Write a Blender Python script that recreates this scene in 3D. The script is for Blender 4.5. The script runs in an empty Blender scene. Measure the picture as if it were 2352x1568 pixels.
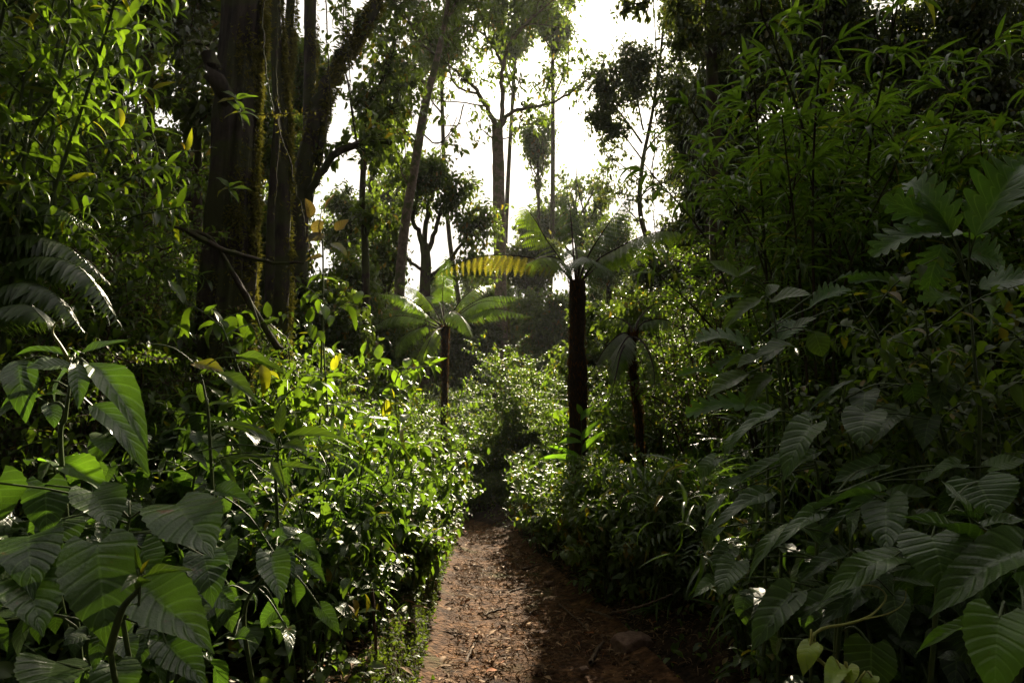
import bpy, math, random
import numpy as np
from mathutils import Vector
random.seed(7); RNG = np.random.default_rng(7)
R = math.radians
S = bpy.context.scene
COL = S.collection

# ------------------------------------------------------------------ camera maths (pixels of a 2352 x 1568 view)
F = 1568.0; CH = 1.45; PITCH = math.atan(196/F)
cp, sp = math.cos(PITCH), math.sin(PITCH)
def P(px, py, Y):
    u = (px-1176)/F; v = (784-py)/F
    d = np.array([u, cp - v*sp, sp + v*cp])
    return np.array([0, 0, CH]) + d*(Y/d[1])
def norm(a):
    a = np.asarray(a, float)
    return a/np.maximum(np.linalg.norm(a, axis=-1, keepdims=True), 1e-9)
SUN = norm(P(1405, 120, 10) - np.array([0, 0, CH]))

# ------------------------------------------------------------------ terrain
def sstep(t): t = np.clip(t, 0, 1); return t*t*(3-2*t)
def vnoise(x, y, seed=0):
    x = np.asarray(x, float); y = np.asarray(y, float)
    xi = np.floor(x).astype(np.int64); yi = np.floor(y).astype(np.int64)
    def h(a, b):
        n = (a*374761393 + b*668265263 + seed*1442695041) & 0xffffffff
        n = ((n ^ (n >> 13))*1274126177) & 0xffffffff
        return ((n ^ (n >> 16)) & 0xffff)/65535.0
    fx = sstep(x-xi); fy = sstep(y-yi)
    return (h(xi, yi)*(1-fx)+h(xi+1, yi)*fx)*(1-fy)+(h(xi, yi+1)*(1-fx)+h(xi+1, yi+1)*fx)*fy
def fbm(x, y, seed=0, o=4):
    s = 0; a = .5
    for k in range(o):
        s = s + a*(vnoise(x*2**k, y*2**k, seed+k)-.5); a *= .5
    return s
def xc(y): return np.interp(y, [-4, 0, 3.6, 6.3, 9.7, 12, 16], [.5, .35, .22, -.08, -.38, -.95, -2.4])
def hw(y): return np.interp(y, [-4, 0, 3.6, 6.3, 9.7, 12, 16], [.75, .75, .68, .52, .27, .28, .3])
def zbase(y):
    return -0.09*np.clip(np.asarray(y, float)-9, 0, 40) + 0.02*np.clip(y, 0, 3)
def G(x, y):
    x = np.asarray(x, float); y = np.asarray(y, float)
    z = zbase(y)
    L = (xc(y)-hw(y))-x; Rr = x-(xc(y)+hw(y))
    bh = np.interp(y, [0, 6, 9, 14], [.42, .30, .14, .1])
    z = z + np.where(L > 0, bh*sstep(L/.16) + .13*np.clip(L, 0, 9), 0)
    z = z + np.where(Rr > 0, .20*sstep(Rr/.55) + .09*np.clip(Rr, 0, 9), 0)
    z = z + .10*fbm(x*.9, y*.9, 3)
    return z

# ------------------------------------------------------------------ mesh helpers (everything is quads)
class MB:
    def __init__(s): s.v = []; s.q = []; s.uv = []; s.n = 0
    def add(s, v, q, uv=None):
        v = np.asarray(v, np.float32).reshape(-1, 3); q = np.asarray(q, np.int32).reshape(-1, 4)
        s.v.append(v); s.q.append(q+s.n); s.n += len(v)
        s.uv.append(np.zeros((len(v), 2), np.float32) if uv is None else np.asarray(uv, np.float32).reshape(-1, 2))
    def build(s, name, mat, parent=None, smooth=True):
        me = bpy.data.meshes.new(name)
        if s.n:
            v = np.concatenate(s.v); q = np.concatenate(s.q); uv = np.concatenate(s.uv)
            nq = len(q)
            me.vertices.add(len(v)); me.vertices.foreach_set('co', v.ravel())
            me.loops.add(nq*4); me.loops.foreach_set('vertex_index', q.ravel())
            me.polygons.add(nq); me.polygons.foreach_set('loop_start', np.arange(nq, dtype=np.int32)*4)
            try: me.polygons.foreach_set('loop_total', np.full(nq, 4, np.int32))
            except Exception: pass
            ul = me.uv_layers.new(name='UVMap')
            ul.data.foreach_set('uv', uv[q.ravel()].ravel())
            me.polygons.foreach_set('use_smooth', np.full(nq, smooth))
            me.update(calc_edges=True)
        me.materials.append(mat)
        o = bpy.data.objects.new(name, me); COL.objects.link(o)
        if parent is not None:
            o.parent = parent; o.location = -np.array(parent.location)
        return o

def empty(name, loc, label, cat, group=None):
    o = bpy.data.objects.new(name, None); COL.objects.link(o); o.location = tuple(float(c) for c in loc)
    o.empty_display_size = .1
    return tag(o, label, cat, group)
def tag(o, label=None, cat=None, group=None, kind=None):
    if label: o['label'] = label
    if cat: o['category'] = cat
    if group: o['group'] = group
    if kind: o['kind'] = kind
    return o
def copy_tree(o, loc, rz, sc, label=None):
    r = o.copy(); COL.objects.link(r); r.location = tuple(float(c) for c in loc); r.rotation_euler = (0, 0, rz)
    r.scale = (sc, sc, sc) if np.isscalar(sc) else sc
    if label: r['label'] = label
    for ch in o.children:
        c = ch.copy(); COL.objects.link(c); c.parent = r
    return r

def spline(pts, n):
    pts = np.asarray(pts, float)
    if len(pts) < 3:
        t = np.linspace(0, 1, n)[:, None]; return pts[0]*(1-t)+pts[-1]*t
    p = np.vstack([2*pts[0]-pts[1], pts, 2*pts[-1]-pts[-2]])
    m = len(pts)-1; out = []
    for t in np.linspace(0, m-1e-6, n):
        i = int(t); f = t-i
        a, b, c, d = p[i], p[i+1], p[i+2], p[i+3]
        out.append(.5*((2*b)+(-a+c)*f+(2*a-5*b+4*c-d)*f*f+(-a+3*b-3*c+d)*f**3))
    return np.array(out)
def tube(mb, pts, rad, ns=6, rough=0, seed=0, vs=1.0):
    pts = np.asarray(pts, float); n = len(pts)
    rad = np.interp(np.linspace(0, 1, n), np.linspace(0, 1, len(np.atleast_1d(rad))), np.atleast_1d(rad))
    T = np.gradient(pts, axis=0); T = norm(T)
    ref = np.array([0, 0, 1.]) if abs(T[0][2]) < .8 else np.array([1., 0, 0])
    A = norm(np.cross(T, ref)); B = np.cross(T, A)
    ang = np.linspace(0, 2*math.pi, ns+1)
    ca, sa = np.cos(ang), np.sin(ang)
    rr = np.repeat(rad[:, None], ns+1, 1)
    length = np.concatenate([[0], np.cumsum(np.linalg.norm(np.diff(pts, axis=0), axis=1))])
    if rough:
        w = fbm(np.repeat((ca*1.7+5)[None], n, 0), np.repeat(length[:, None], ns+1, 1)*vs+sa[None]*1.7+9, seed, 4)
        w2 = fbm(np.repeat((ca*5+5)[None], n, 0), np.repeat(length[:, None], ns+1, 1)*vs*.6+sa[None]*5+9, seed+9, 3)
        rr = rr*(1+rough*(w*1.6+w2))
    v = pts[:, None]+A[:, None]*(ca[None, :, None]*rr[..., None])+B[:, None]*(sa[None, :, None]*rr[..., None])
    i = np.arange(n-1)[:, None]*(ns+1)+np.arange(ns)[None]
    q = np.stack([i, i+1, i+ns+2, i+ns+1], -1)
    uv = np.stack([np.repeat((ang/(2*math.pi))[None], n, 0), np.repeat(length[:, None], ns+1, 1)], -1)
    mb.add(v, q, uv)

# ------------------------------------------------------------------ leaf templates: base at origin, tip at +Y length 1, upper side +Z
def leaf(W, nt=6, na=1, droop=.5, fold=.15, back=0, seed=0, wav=0, edge=0, sweep=0, twist=0, rows=None):
    t = np.linspace(0, 1, nt+1) if rows is None else np.asarray(rows, float)
    s = np.linspace(-1, 1, 2*na+1)
    w = np.array([W(a) for a in t])
    rs = np.random.default_rng(seed)
    TT, SS = np.meshgrid(t, s, indexing='ij')
    ww = np.repeat(w[:, None], len(s), 1)
    if edge: ww = ww*(1+edge*((np.arange(len(t)) % 2)[:, None]-.5)*(np.abs(SS) > .9))
    X = SS*ww
    Yf = TT - back*np.abs(SS)**1.3*(1-TT)**4 + sweep*np.abs(SS)*ww
    Z = fold*np.abs(X) + wav*np.sin(TT*9+seed)*SS*ww
    # bend about x along the length
    a = -droop*TT
    yy = np.zeros_like(Yf); zz = np.zeros_like(Yf)
    k = droop if abs(droop) > 1e-3 else 1e-3
    yy = np.sin(k*Yf)/k; zz = -(1-np.cos(k*Yf))/k
    yy = yy + Z*np.sin(k*Yf); zz = zz + Z*np.cos(k*Yf)
    if twist: X, zz = X*np.cos(twist*TT), zz+X*np.sin(twist*TT)
    v = np.stack([X, yy, zz], -1).reshape(-1, 3)
    m = len(s); i = np.arange(len(t)-1)[:, None]*m+np.arange(m-1)[None]
    q = np.stack([i, i+1, i+m+1, i+m], -1).reshape(-1, 4)
    uv = np.stack([SS*.5+.5, TT], -1).reshape(-1, 2)
    return v, q, uv
def ov(w, p=.42):   # ovate profile, widest at p, pointed tip
    def f(t):
        if t <= 0: return w*.08
        a = math.sin(math.pi*min(1, t**(math.log(.5)/math.log(p))))
        return max(.5*w*a**.9, .004)
    return f
def heartW(w):
    xs = [0, .06, .15, .28, .42, .58, .72, .84, .92, 1]; ys = [.50, .78, .94, 1, .93, .74, .50, .26, .10, .012]
    return lambda t: .5*w*float(np.interp(t, xs, ys))
def lobedW(w, n, lo=.30, ex=.6):
    def f(t):
        env = math.sin(math.pi*min(1, max(0, t))**.8)**.6 if 0 < t < 1 else .02
        ph = (t*n) % 1
        lob = .5-.5*math.cos(2*math.pi*ph); lob = lob**ex
        return .5*w*env*(lo+(1-lo)*lob)+.004
    return f
T_heart = [leaf(heartW(.72), 12, 3, droop=d, fold=f_, back=.16, seed=k, wav=.10, edge=.05,
                rows=[0, .05, .12, .2, .3, .4, .5, .6, .7, .8, .87, .94, 1]) for k, (d, f_) in enumerate([(.5, .1), (.9, .2), (.2, .3), (1.2, .05)])]
T_heart_big = [leaf(heartW(.74), 26, 4, droop=d, fold=f_, back=.17, seed=k, wav=.13, edge=.06) for k, (d, f_) in enumerate([(.45, .12), (.8, .25), (.2, .3), (1.1, .08)])]
T_ovate = [leaf(ov(.44, .38), 6, 1, droop=d, fold=f_, seed=k, wav=.1) for k, (d, f_) in enumerate([(.5, .25), (.9, .3), (.15, .4), (1.2, .15)])]
T_ovate_big = [leaf(ov(.46, .4), 16, 3, droop=d, fold=f_, seed=k, wav=.12, edge=.05) for k, (d, f_) in enumerate([(.5, .25), (.9, .3), (.15, .4), (1.1, .15)])]
T_lance = [leaf(ov(.20, .35), 7, 1, droop=d, fold=.4, seed=k, twist=tw) for k, (d, tw) in enumerate([(.8, .2), (1.4, -.2), (.3, .4), (2.0, 0)])]
T_blade = [leaf(ov(.115, .3), 7, 1, droop=d, fold=.5, seed=k, twist=tw) for k, (d, tw) in enumerate([(.9, .2), (1.6, -.3), (.4, .5), (2.1, 0)])]
T_small = [leaf(ov(.5, .42), 3, 1, droop=d, fold=.3, seed=k) for k, d in enumerate([.4, .9, 1.2])]
T_tiny = [leaf(ov(.55, .45), 2, 1, droop=d, fold=.3, seed=k) for k, d in enumerate([.3, .9])]
T_lobed = [leaf(lobedW(.62, 7, .38, .38), 84, 4, droop=d, fold=f_, seed=k, wav=.16, sweep=.42, twist=tw) for k, (d, f_, tw) in enumerate([(.7, .25, .3), (1.2, .4, -.3), (.4, .1, .5)])]
T_lobed_narrow = [leaf(lobedW(.5, 8, .34, .42), 84, 3, droop=d, fold=f_, seed=k, wav=.16, sweep=.55, twist=tw) for k, (d, f_, tw) in enumerate([(.7, .3, .3), (1.3, .4, -.4)])]

def scatter(mb, T, pos, dirs, nrm, length, wid=1.0):
    pos = np.asarray(pos, float).reshape(-1, 3); n = len(pos)
    if n == 0: return
    Y = norm(np.asarray(dirs, float).reshape(-1, 3)); N = np.broadcast_to(np.asarray(nrm, float), (n, 3))
    N = N-(N*Y).sum(-1, keepdims=True)*Y
    bad = np.linalg.norm(N, axis=-1) < 1e-3
    N = np.where(bad[:, None], np.cross(Y, [1, 0, .1]), N); Z = norm(N); X = np.cross(Y, Z)
    L = np.broadcast_to(np.asarray(length, float), (n,)); Wd = np.broadcast_to(np.asarray(wid, float), (n,))
    pick = RNG.integers(0, len(T), n)
    for k, (v, q, uv) in enumerate(T):
        m = np.nonzero(pick == k)[0]
        if not len(m): continue
        l = L[m][:, None, None]
        V = pos[m][:, None]+l*(v[None, :, 0:1]*Wd[m][:, None, None]*X[m][:, None]+v[None, :, 1:2]*Y[m][:, None]+v[None, :, 2:3]*Z[m][:, None])
        Q = q[None]+(np.arange(len(m))*len(v))[:, None, None]
        mb.add(V, Q, np.broadcast_to(uv[None], (len(m),)+uv.shape))

def rdir(n=None):
    a = RNG.normal(size=(n or 1, 3)); a = norm(a); return a if n else a[0]

# ------------------------------------------------------------------ materials
def nt(mat):
    mat.use_nodes = True; t = mat.node_tree; t.nodes.clear(); return t
def N_(t, typ, **k):
    n = t.nodes.new(typ)
    for a, b in k.items():
        if a.startswith('i_'): n.inputs[a[2:].replace('_', ' ')].default_value = b
        else: setattr(n, a, b)
    return n
def leaf_mat(name, c1, c2, tr, rough=.34, tmix=.42, vein=0, bump=.25, spec=.5, rare=None, drops=0):
    m = bpy.data.materials.new(name); t = nt(m); L = t.links.new
    geo = N_(t, 'ShaderNodeNewGeometry'); ramp = N_(t, 'ShaderNodeValToRGB')
    e = ramp.color_ramp.elements
    e[0].color = (*c1, 1); e[0].position = 0; e[1].color = (*c2, 1); e[1].position = .93
    if rare:
        a = e.new(.97); a.color = (*rare, 1)
    L(geo.outputs['Random Per Island'], ramp.inputs[0])
    tc = N_(t, 'ShaderNodeTexCoord')
    nz = N_(t, 'ShaderNodeTexNoise'); nz.inputs['Scale'].default_value = 14; nz.inputs['Detail'].default_value = 4
    L(tc.outputs['Object'], nz.inputs['Vector'])
    hs = N_(t, 'ShaderNodeHueSaturation'); L(ramp.outputs[0], hs.inputs['Color'])
    mr = N_(t, 'ShaderNodeMapRange'); mr.inputs['From Min'].default_value = .3; mr.inputs['From Max'].default_value = .7
    mr.inputs['To Min'].default_value = .7; mr.inputs['To Max'].default_value = 1.3; L(nz.outputs[0], mr.inputs['Value']); L(mr.outputs[0], hs.inputs['Value'])
    col = hs.outputs[0]
    pr = N_(t, 'ShaderNodeBsdfPrincipled'); pr.inputs['Roughness'].default_value = rough; pr.inputs['Specular IOR Level'].default_value = spec
    height = None
    if vein:
        sx = N_(t, 'ShaderNodeSeparateXYZ'); L(tc.outputs['UV'], sx.inputs[0])
        a1 = N_(t, 'ShaderNodeMath', operation='SUBTRACT'); L(sx.outputs[0], a1.inputs[0]); a1.inputs[1].default_value = .5
        a2 = N_(t, 'ShaderNodeMath', operation='ABSOLUTE'); L(a1.outputs[0], a2.inputs[0])
        a3 = N_(t, 'ShaderNodeMath', operation='MULTIPLY_ADD'); L(a2.outputs[0], a3.inputs[0]); a3.inputs[1].default_value = -.42; L(sx.outputs[1], a3.inputs[2])
        a4 = N_(t, 'ShaderNodeMath', operation='MULTIPLY'); L(a3.outputs[0], a4.inputs[0]); a4.inputs[1].default_value = vein
        a5 = N_(t, 'ShaderNodeMath', operation='PINGPONG'); L(a4.outputs[0], a5.inputs[0]); a5.inputs[1].default_value = .5
        a6 = N_(t, 'ShaderNodeMapRange', interpolation_type='SMOOTHSTEP'); L(a5.outputs[0], a6.inputs[0]); a6.inputs['From Max'].default_value = .13
        b1 = N_(t, 'ShaderNodeMapRange', interpolation_type='SMOOTHSTEP'); L(a2.outputs[0], b1.inputs[0]); b1.inputs['From Max'].default_value = .035
        mn = N_(t, 'ShaderNodeMath', operation='MINIMUM'); L(a6.outputs[0], mn.inputs[0]); L(b1.outputs[0], mn.inputs[1])
        a7 = N_(t, 'ShaderNodeMapRange', interpolation_type='SMOOTHSTEP'); L(a5.outputs[0], a7.inputs[0]); a7.inputs['From Max'].default_value = .26
        height = a7.outputs[0]
        mx = N_(t, 'ShaderNodeMix', data_type='RGBA'); L(mn.outputs[0], mx.inputs[0])
        lt = N_(t, 'ShaderNodeMix', data_type='RGBA'); lt.inputs[0].default_value = .35; L(col, lt.inputs[6]); lt.inputs[7].default_value = (.20, .30, .10, 1)
        L(lt.outputs[2], mx.inputs[6]); L(col, mx.inputs[7]); col = mx.outputs[2]
    if vein:
        n3 = N_(t, 'ShaderNodeTexNoise'); n3.inputs['Scale'].default_value = 11; n3.inputs['Detail'].default_value = 5; n3.inputs['Roughness'].default_value = .65; L(tc.outputs['Object'], n3.inputs['Vector'])
        r3 = N_(t, 'ShaderNodeMapRange'); L(n3.outputs[0], r3.inputs[0]); r3.inputs['From Min'].default_value = .66; r3.inputs['From Max'].default_value = .70
        m3 = N_(t, 'ShaderNodeMix', data_type='RGBA'); L(r3.outputs[0], m3.inputs[0]); L(col, m3.inputs[6]); m3.inputs[7].default_value = (.11, .06, .025, 1); col = m3.outputs[2]
    L(col, pr.inputs['Base Color'])
    tl = N_(t, 'ShaderNodeBsdfTranslucent')
    mm = N_(t, 'ShaderNodeMix', data_type='RGBA', blend_type='MULTIPLY'); mm.inputs[0].default_value = 1
    g2 = N_(t, 'ShaderNodeMix', data_type='RGBA'); g2.inputs[0].default_value = .35; L(col, g2.inputs[6]); g2.inputs[7].default_value = (.12, .12, .12, 1)
    L(g2.outputs[2], mm.inputs[6]); mm.inputs[7].default_value = (*tr, 1); L(mm.outputs[2], tl.inputs[0])
    if bump:
        bz = N_(t, 'ShaderNodeTexNoise'); bz.inputs['Scale'].default_value = 130 if vein else 60; bz.inputs['Detail'].default_value = 3
        L(tc.outputs['Object'], bz.inputs['Vector'])
        bp = N_(t, 'ShaderNodeBump'); bp.inputs['Strength'].default_value = bump; bp.inputs['Distance'].default_value = .004
        if height:
            ad = N_(t, 'ShaderNodeMath', operation='MULTIPLY_ADD'); L(bz.outputs[0], ad.inputs[0]); ad.inputs[1].default_value = .9; L(height, ad.inputs[2])
            L(ad.outputs[0], bp.inputs['Height'])
        else: L(bz.outputs[0], bp.inputs['Height'])
        L(bp.outputs[0], pr.inputs['Normal'])
    if drops:   # wet, beaded surface: small spots are smoother than the rest
        vz = N_(t, 'ShaderNodeTexVoronoi'); vz.inputs['Scale'].default_value = drops; L(tc.outputs['Object'], vz.inputs['Vector'])
        rr = N_(t, 'ShaderNodeMapRange'); L(vz.outputs['Distance'], rr.inputs[0]); rr.inputs['From Min'].default_value = .15; rr.inputs['From Max'].default_value = .35
        rr.inputs['To Min'].default_value = .08; rr.inputs['To Max'].default_value = rough; L(rr.outputs[0], pr.inputs['Roughness'])
    ms = N_(t, 'ShaderNodeMixShader'); ms.inputs[0].default_value = tmix
    L(pr.outputs[0], ms.inputs[1]); L(tl.outputs[0], ms.inputs[2])
    out = N_(t, 'ShaderNodeOutputMaterial'); L(ms.outputs[0], out.inputs[0])
    return m
def bark_mat(name, c1, c2, moss=None, mossamt=.4, scale=6, stretch=.25, bump=.8, rough=.9):
    m = bpy.data.materials.new(name); t = nt(m); L = t.links.new
    tc = N_(t, 'ShaderNodeTexCoord'); mp = N_(t, 'ShaderNodeMapping'); mp.inputs['Scale'].default_value = (1, 1, stretch)
    L(tc.outputs['Object'], mp.inputs[0])
    nz = N_(t, 'ShaderNodeTexNoise'); nz.inputs['Scale'].default_value = scale*4; nz.inputs['Detail'].default_value = 8; nz.inputs['Roughness'].default_value = .7
    L(mp.outputs[0], nz.inputs['Vector'])
    rp = N_(t, 'ShaderNodeValToRGB'); rp.color_ramp.elements[0].color = (*c1, 1); rp.color_ramp.elements[1].color = (*c2, 1)
    rp.color_ramp.elements[0].position = .35; rp.color_ramp.elements[1].position = .68
    L(nz.outputs[0], rp.inputs[0]); col = rp.outputs[0]
    if moss:
        n2 = N_(t, 'ShaderNodeTexNoise'); n2.inputs['Scale'].default_value = scale; n2.inputs['Detail'].default_value = 6; L(tc.outputs['Object'], n2.inputs['Vector'])
        r2 = N_(t, 'ShaderNodeMapRange'); L(n2.outputs[0], r2.inputs[0]); r2.inputs['From Min'].default_value = .62-mossamt*.35; r2.inputs['From Max'].default_value = .70-mossamt*.35
        mx = N_(t, 'ShaderNodeMix', data_type='RGBA'); L(r2.outputs[0], mx.inputs[0]); L(col, mx.inputs[6]); mx.inputs[7].default_value = (*moss, 1); col = mx.outputs[2]
    pr = N_(t, 'ShaderNodeBsdfPrincipled'); pr.inputs['Roughness'].default_value = rough; pr.inputs['Specular IOR Level'].default_value = .3
    L(col, pr.inputs['Base Color'])
    bp = N_(t, 'ShaderNodeBump'); bp.inputs['Strength'].default_value = bump; bp.inputs['Distance'].default_value = .02; L(nz.outputs[0], bp.inputs['Height']); L(bp.outputs[0], pr.inputs['Normal'])
    out = N_(t, 'ShaderNodeOutputMaterial'); L(pr.outputs[0], out.inputs[0]); return m
def soil_mat(name, cols, scale=9, bump=1.0, moss=None):
    m = bpy.data.materials.new(name); t = nt(m); L = t.links.new
    tc = N_(t, 'ShaderNodeTexCoord')
    nz = N_(t, 'ShaderNodeTexNoise'); nz.inputs['Scale'].default_value = scale; nz.inputs['Detail'].default_value = 10; nz.inputs['Roughness'].default_value = .72; L(tc.outputs['Object'], nz.inputs['Vector'])
    rp = N_(t, 'ShaderNodeValToRGB'); e = rp.color_ramp.elements
    e[0].color = (*cols[0], 1); e[0].position = .3; e[1].color = (*cols[-1], 1); e[1].position = .72
    if len(cols) > 2: a = e.new(.5); a.color = (*cols[1], 1)
    L(nz.outputs[0], rp.inputs[0]); col = rp.outputs[0]
    vz = N_(t, 'ShaderNodeTexVoronoi'); vz.inputs['Scale'].default_value = scale*7; L(tc.outputs['Object'], vz.inputs['Vector'])
    hv = N_(t, 'ShaderNodeHueSaturation'); L(col, hv.inputs['Color'])
    sp_ = N_(t, 'ShaderNodeSeparateColor'); L(vz.outputs['Color'], sp_.inputs[0])
    mr = N_(t, 'ShaderNodeMapRange'); L(sp_.outputs[0], mr.inputs[0]); mr.inputs['To Min'].default_value = .55; mr.inputs['To Max'].default_value = 1.5; L(mr.outputs[0], hv.inputs['Value']); col = hv.outputs[0]
    if moss:
        n2 = N_(t, 'ShaderNodeTexNoise'); n2.inputs['Scale'].default_value = 2.3; n2.inputs['Detail'].default_value = 7; L(tc.outputs['Object'], n2.inputs['Vector'])
        r2 = N_(t, 'ShaderNodeMapRange'); L(n2.outputs[0], r2.inputs[0]); r2.inputs['From Min'].default_value = .58; r2.inputs['From Max'].default_value = .70
        mx = N_(t, 'ShaderNodeMix', data_type='RGBA'); L(r2.outputs[0], mx.inputs[0]); L(col, mx.inputs[6]); mx.inputs[7].default_value = (*moss, 1); col = mx.outputs[2]
    pr = N_(t, 'ShaderNodeBsdfPrincipled'); pr.inputs['Roughness'].default_value = .95; pr.inputs['Specular IOR Level'].default_value = .12; L(col, pr.inputs['Base Color'])
    ad = N_(t, 'ShaderNodeMath', operation='MULTIPLY_ADD'); L(vz.outputs['Distance'], ad.inputs[0]); ad.inputs[1].default_value = -.4; L(nz.outputs[0], ad.inputs[2])
    bp = N_(t, 'ShaderNodeBump'); bp.inputs['Strength'].default_value = bump; bp.inputs['Distance'].default_value = .03; L(ad.outputs[0], bp.inputs['Height']); L(bp.outputs[0], pr.inputs['Normal'])
    out = N_(t, 'ShaderNodeOutputMaterial'); L(pr.outputs[0], out.inputs[0]); return m

TR = (2.1, 2.8, .28)
M = dict(
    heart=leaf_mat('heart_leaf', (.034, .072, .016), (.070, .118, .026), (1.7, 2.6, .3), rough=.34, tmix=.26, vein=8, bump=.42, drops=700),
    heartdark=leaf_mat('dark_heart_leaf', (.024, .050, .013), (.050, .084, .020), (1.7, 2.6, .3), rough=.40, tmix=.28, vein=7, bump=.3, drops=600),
    ovate=leaf_mat('ovate_leaf', (.036, .066, .014), (.070, .110, .022), TR, rough=.40, tmix=.35, vein=7, bump=.4, rare=(.20, .11, .01)),
    lance=leaf_mat('lance_leaf', (.045, .080, .008), (.095, .140, .013), (2.1, 2.8, .25), rough=.33, tmix=.46, bump=.15, rare=(.22, .16, .01)),
    bamboo=leaf_mat('bamboo_leaf', (.034, .072, .010), (.066, .115, .016), TR, rough=.33, tmix=.42, bump=.1, rare=(.20, .16, .04)),
    bush=leaf_mat('bush_leaf', (.032, .058, .009), (.082, .118, .016), TR, rough=.46, tmix=.42, bump=.5, spec=.4, rare=(.20, .13, .02)),
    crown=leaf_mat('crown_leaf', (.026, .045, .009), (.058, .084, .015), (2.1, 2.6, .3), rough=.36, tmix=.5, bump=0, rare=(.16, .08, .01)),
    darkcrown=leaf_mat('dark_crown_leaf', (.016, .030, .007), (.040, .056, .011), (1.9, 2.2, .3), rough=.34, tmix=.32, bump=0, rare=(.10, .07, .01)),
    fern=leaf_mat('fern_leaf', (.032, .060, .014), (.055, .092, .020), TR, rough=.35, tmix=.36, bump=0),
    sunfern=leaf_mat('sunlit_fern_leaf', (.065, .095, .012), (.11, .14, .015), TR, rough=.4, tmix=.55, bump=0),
    litfern=leaf_mat('lit_fern_leaf', (.11, .15, .014), (.16, .20, .02), TR, rough=.4, tmix=.6, bump=0),  # lighter copy of the fern leaf, sunlight painted into its colour
    sheenfern=leaf_mat('sheen_fern_leaf', (.08, .10, .055), (.13, .15, .09), TR, rough=.35, tmix=.25, bump=0),  # greyed fern leaf, silvery sheen painted into the base colour
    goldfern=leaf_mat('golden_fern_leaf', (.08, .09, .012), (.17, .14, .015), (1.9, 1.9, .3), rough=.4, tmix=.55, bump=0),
    lobed=leaf_mat('lobed_leaf', (.030, .085, .012), (.050, .12, .018), TR, rough=.40, tmix=.40, vein=9, bump=.25),
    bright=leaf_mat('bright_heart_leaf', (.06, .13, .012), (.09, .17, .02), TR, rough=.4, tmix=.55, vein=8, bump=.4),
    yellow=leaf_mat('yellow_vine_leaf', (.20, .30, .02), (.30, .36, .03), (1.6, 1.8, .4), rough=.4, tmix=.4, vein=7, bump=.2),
    moss=leaf_mat('moss', (.070, .072, .016), (.150, .132, .030), (1.5, 1.5, .35), rough=.8, tmix=.45, bump=0, spec=.1),
    redleaf=leaf_mat('reddish_leaf', (.04, .06, .015), (.09, .05, .02), (1.8, 1.5, .4), rough=.35, tmix=.5, vein=7, bump=.2),
    bankmoss=leaf_mat('bank_moss', (.018, .028, .008), (.065, .075, .022), TR, rough=.7, tmix=.4, bump=0, spec=.2),
    litter=leaf_mat('leaf_litter', (.05, .028, .013), (.33, .21, .115), (.8, .7, .5), rough=.8, tmix=.12, bump=.3, spec=.15, rare=(.28, .10, .03)),
    bark=bark_mat('old_bark', (.014, .010, .008), (.075, .055, .042), moss=(.045, .048, .014), mossamt=.5, scale=3),
    palebark=bark_mat('pale_bark', (.06, .042, .030), (.20, .150, .110), moss=(.06, .065, .02), mossamt=.35, scale=4, stretch=.8),
    darkbark=bark_mat('dark_bark', (.016, .011, .007), (.065, .042, .026), moss=(.05, .055, .012), mossamt=.5, scale=5),
    fernbark=bark_mat('tree_fern_bark', (.010, .006, .004), (.05, .026, .013), scale=9, stretch=.5, bump=1),
    rust=leaf_mat('rusty_scale', (.03, .014, .005), (.12, .045, .010), (1.6, 1.2, .4), rough=.7, tmix=.3, bump=0, spec=.1),
    stem=bark_mat('green_stem', (.035, .055, .014), (.085, .12, .03), scale=12, bump=.2, rough=.5),
    wood=bark_mat('twig_bark', (.035, .022, .014), (.15, .10, .06), scale=10, bump=.5),
    vine=bark_mat('vine_stem', (.16, .20, .03), (.28, .24, .05), scale=12, bump=.2, rough=.5),
    stone=bark_mat('brown_stone', (.10, .055, .038), (.24, .15, .11), scale=7, stretch=1, bump=.6),
    path=soil_mat('path_soil', [(.018, .008, .004), (.066, .032, .014), (.19, .100, .046)], scale=5, moss=(.06, .055, .018)),
    ground=soil_mat('forest_floor', [(.010, .006, .003), (.028, .017, .008), (.065, .040, .020)], scale=4, moss=(.03, .045, .01)),
    hill=soil_mat('wooded_slope', [(.02, .045, .02), (.03, .06, .03), (.05, .08, .04)], scale=.06, bump=0),
)

# ================================================================== SETTING
def sheet(name, xs, ys, hfun, mat, uv=False):
    X, Y = np.meshgrid(xs, ys, indexing='ij'); Z = hfun(X, Y)
    mb = MB(); n = len(ys); i = np.arange(len(xs)-1)[:, None]*n+np.arange(n-1)[None]
    q = np.stack([i, i+n, i+n+1, i+1], -1)
    mb.add(np.stack([X, Y, Z], -1), q)
    return mb.build(name, mat)
def warp(a, b, n, k):   # spacing dense near zero
    t = np.linspace(math.asinh(a/k), math.asinh(b/k), n); return np.sinh(t)*k
def ground_h(x, y):
    inside = sstep((hw(y)-np.abs(x-xc(y)))/.12)
    return G(x, y)-.05*inside*((y > -4) & (y < 15.5)) + .03*fbm(x*5, y*5, 21)
tag(sheet('ground', warp(-430, 430, 320, .9), np.concatenate([[-60, -25, -12], np.linspace(-6, 12, 200), warp(12.3, 440, 85, 14)]), ground_h, M['ground']), kind='structure')
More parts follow.
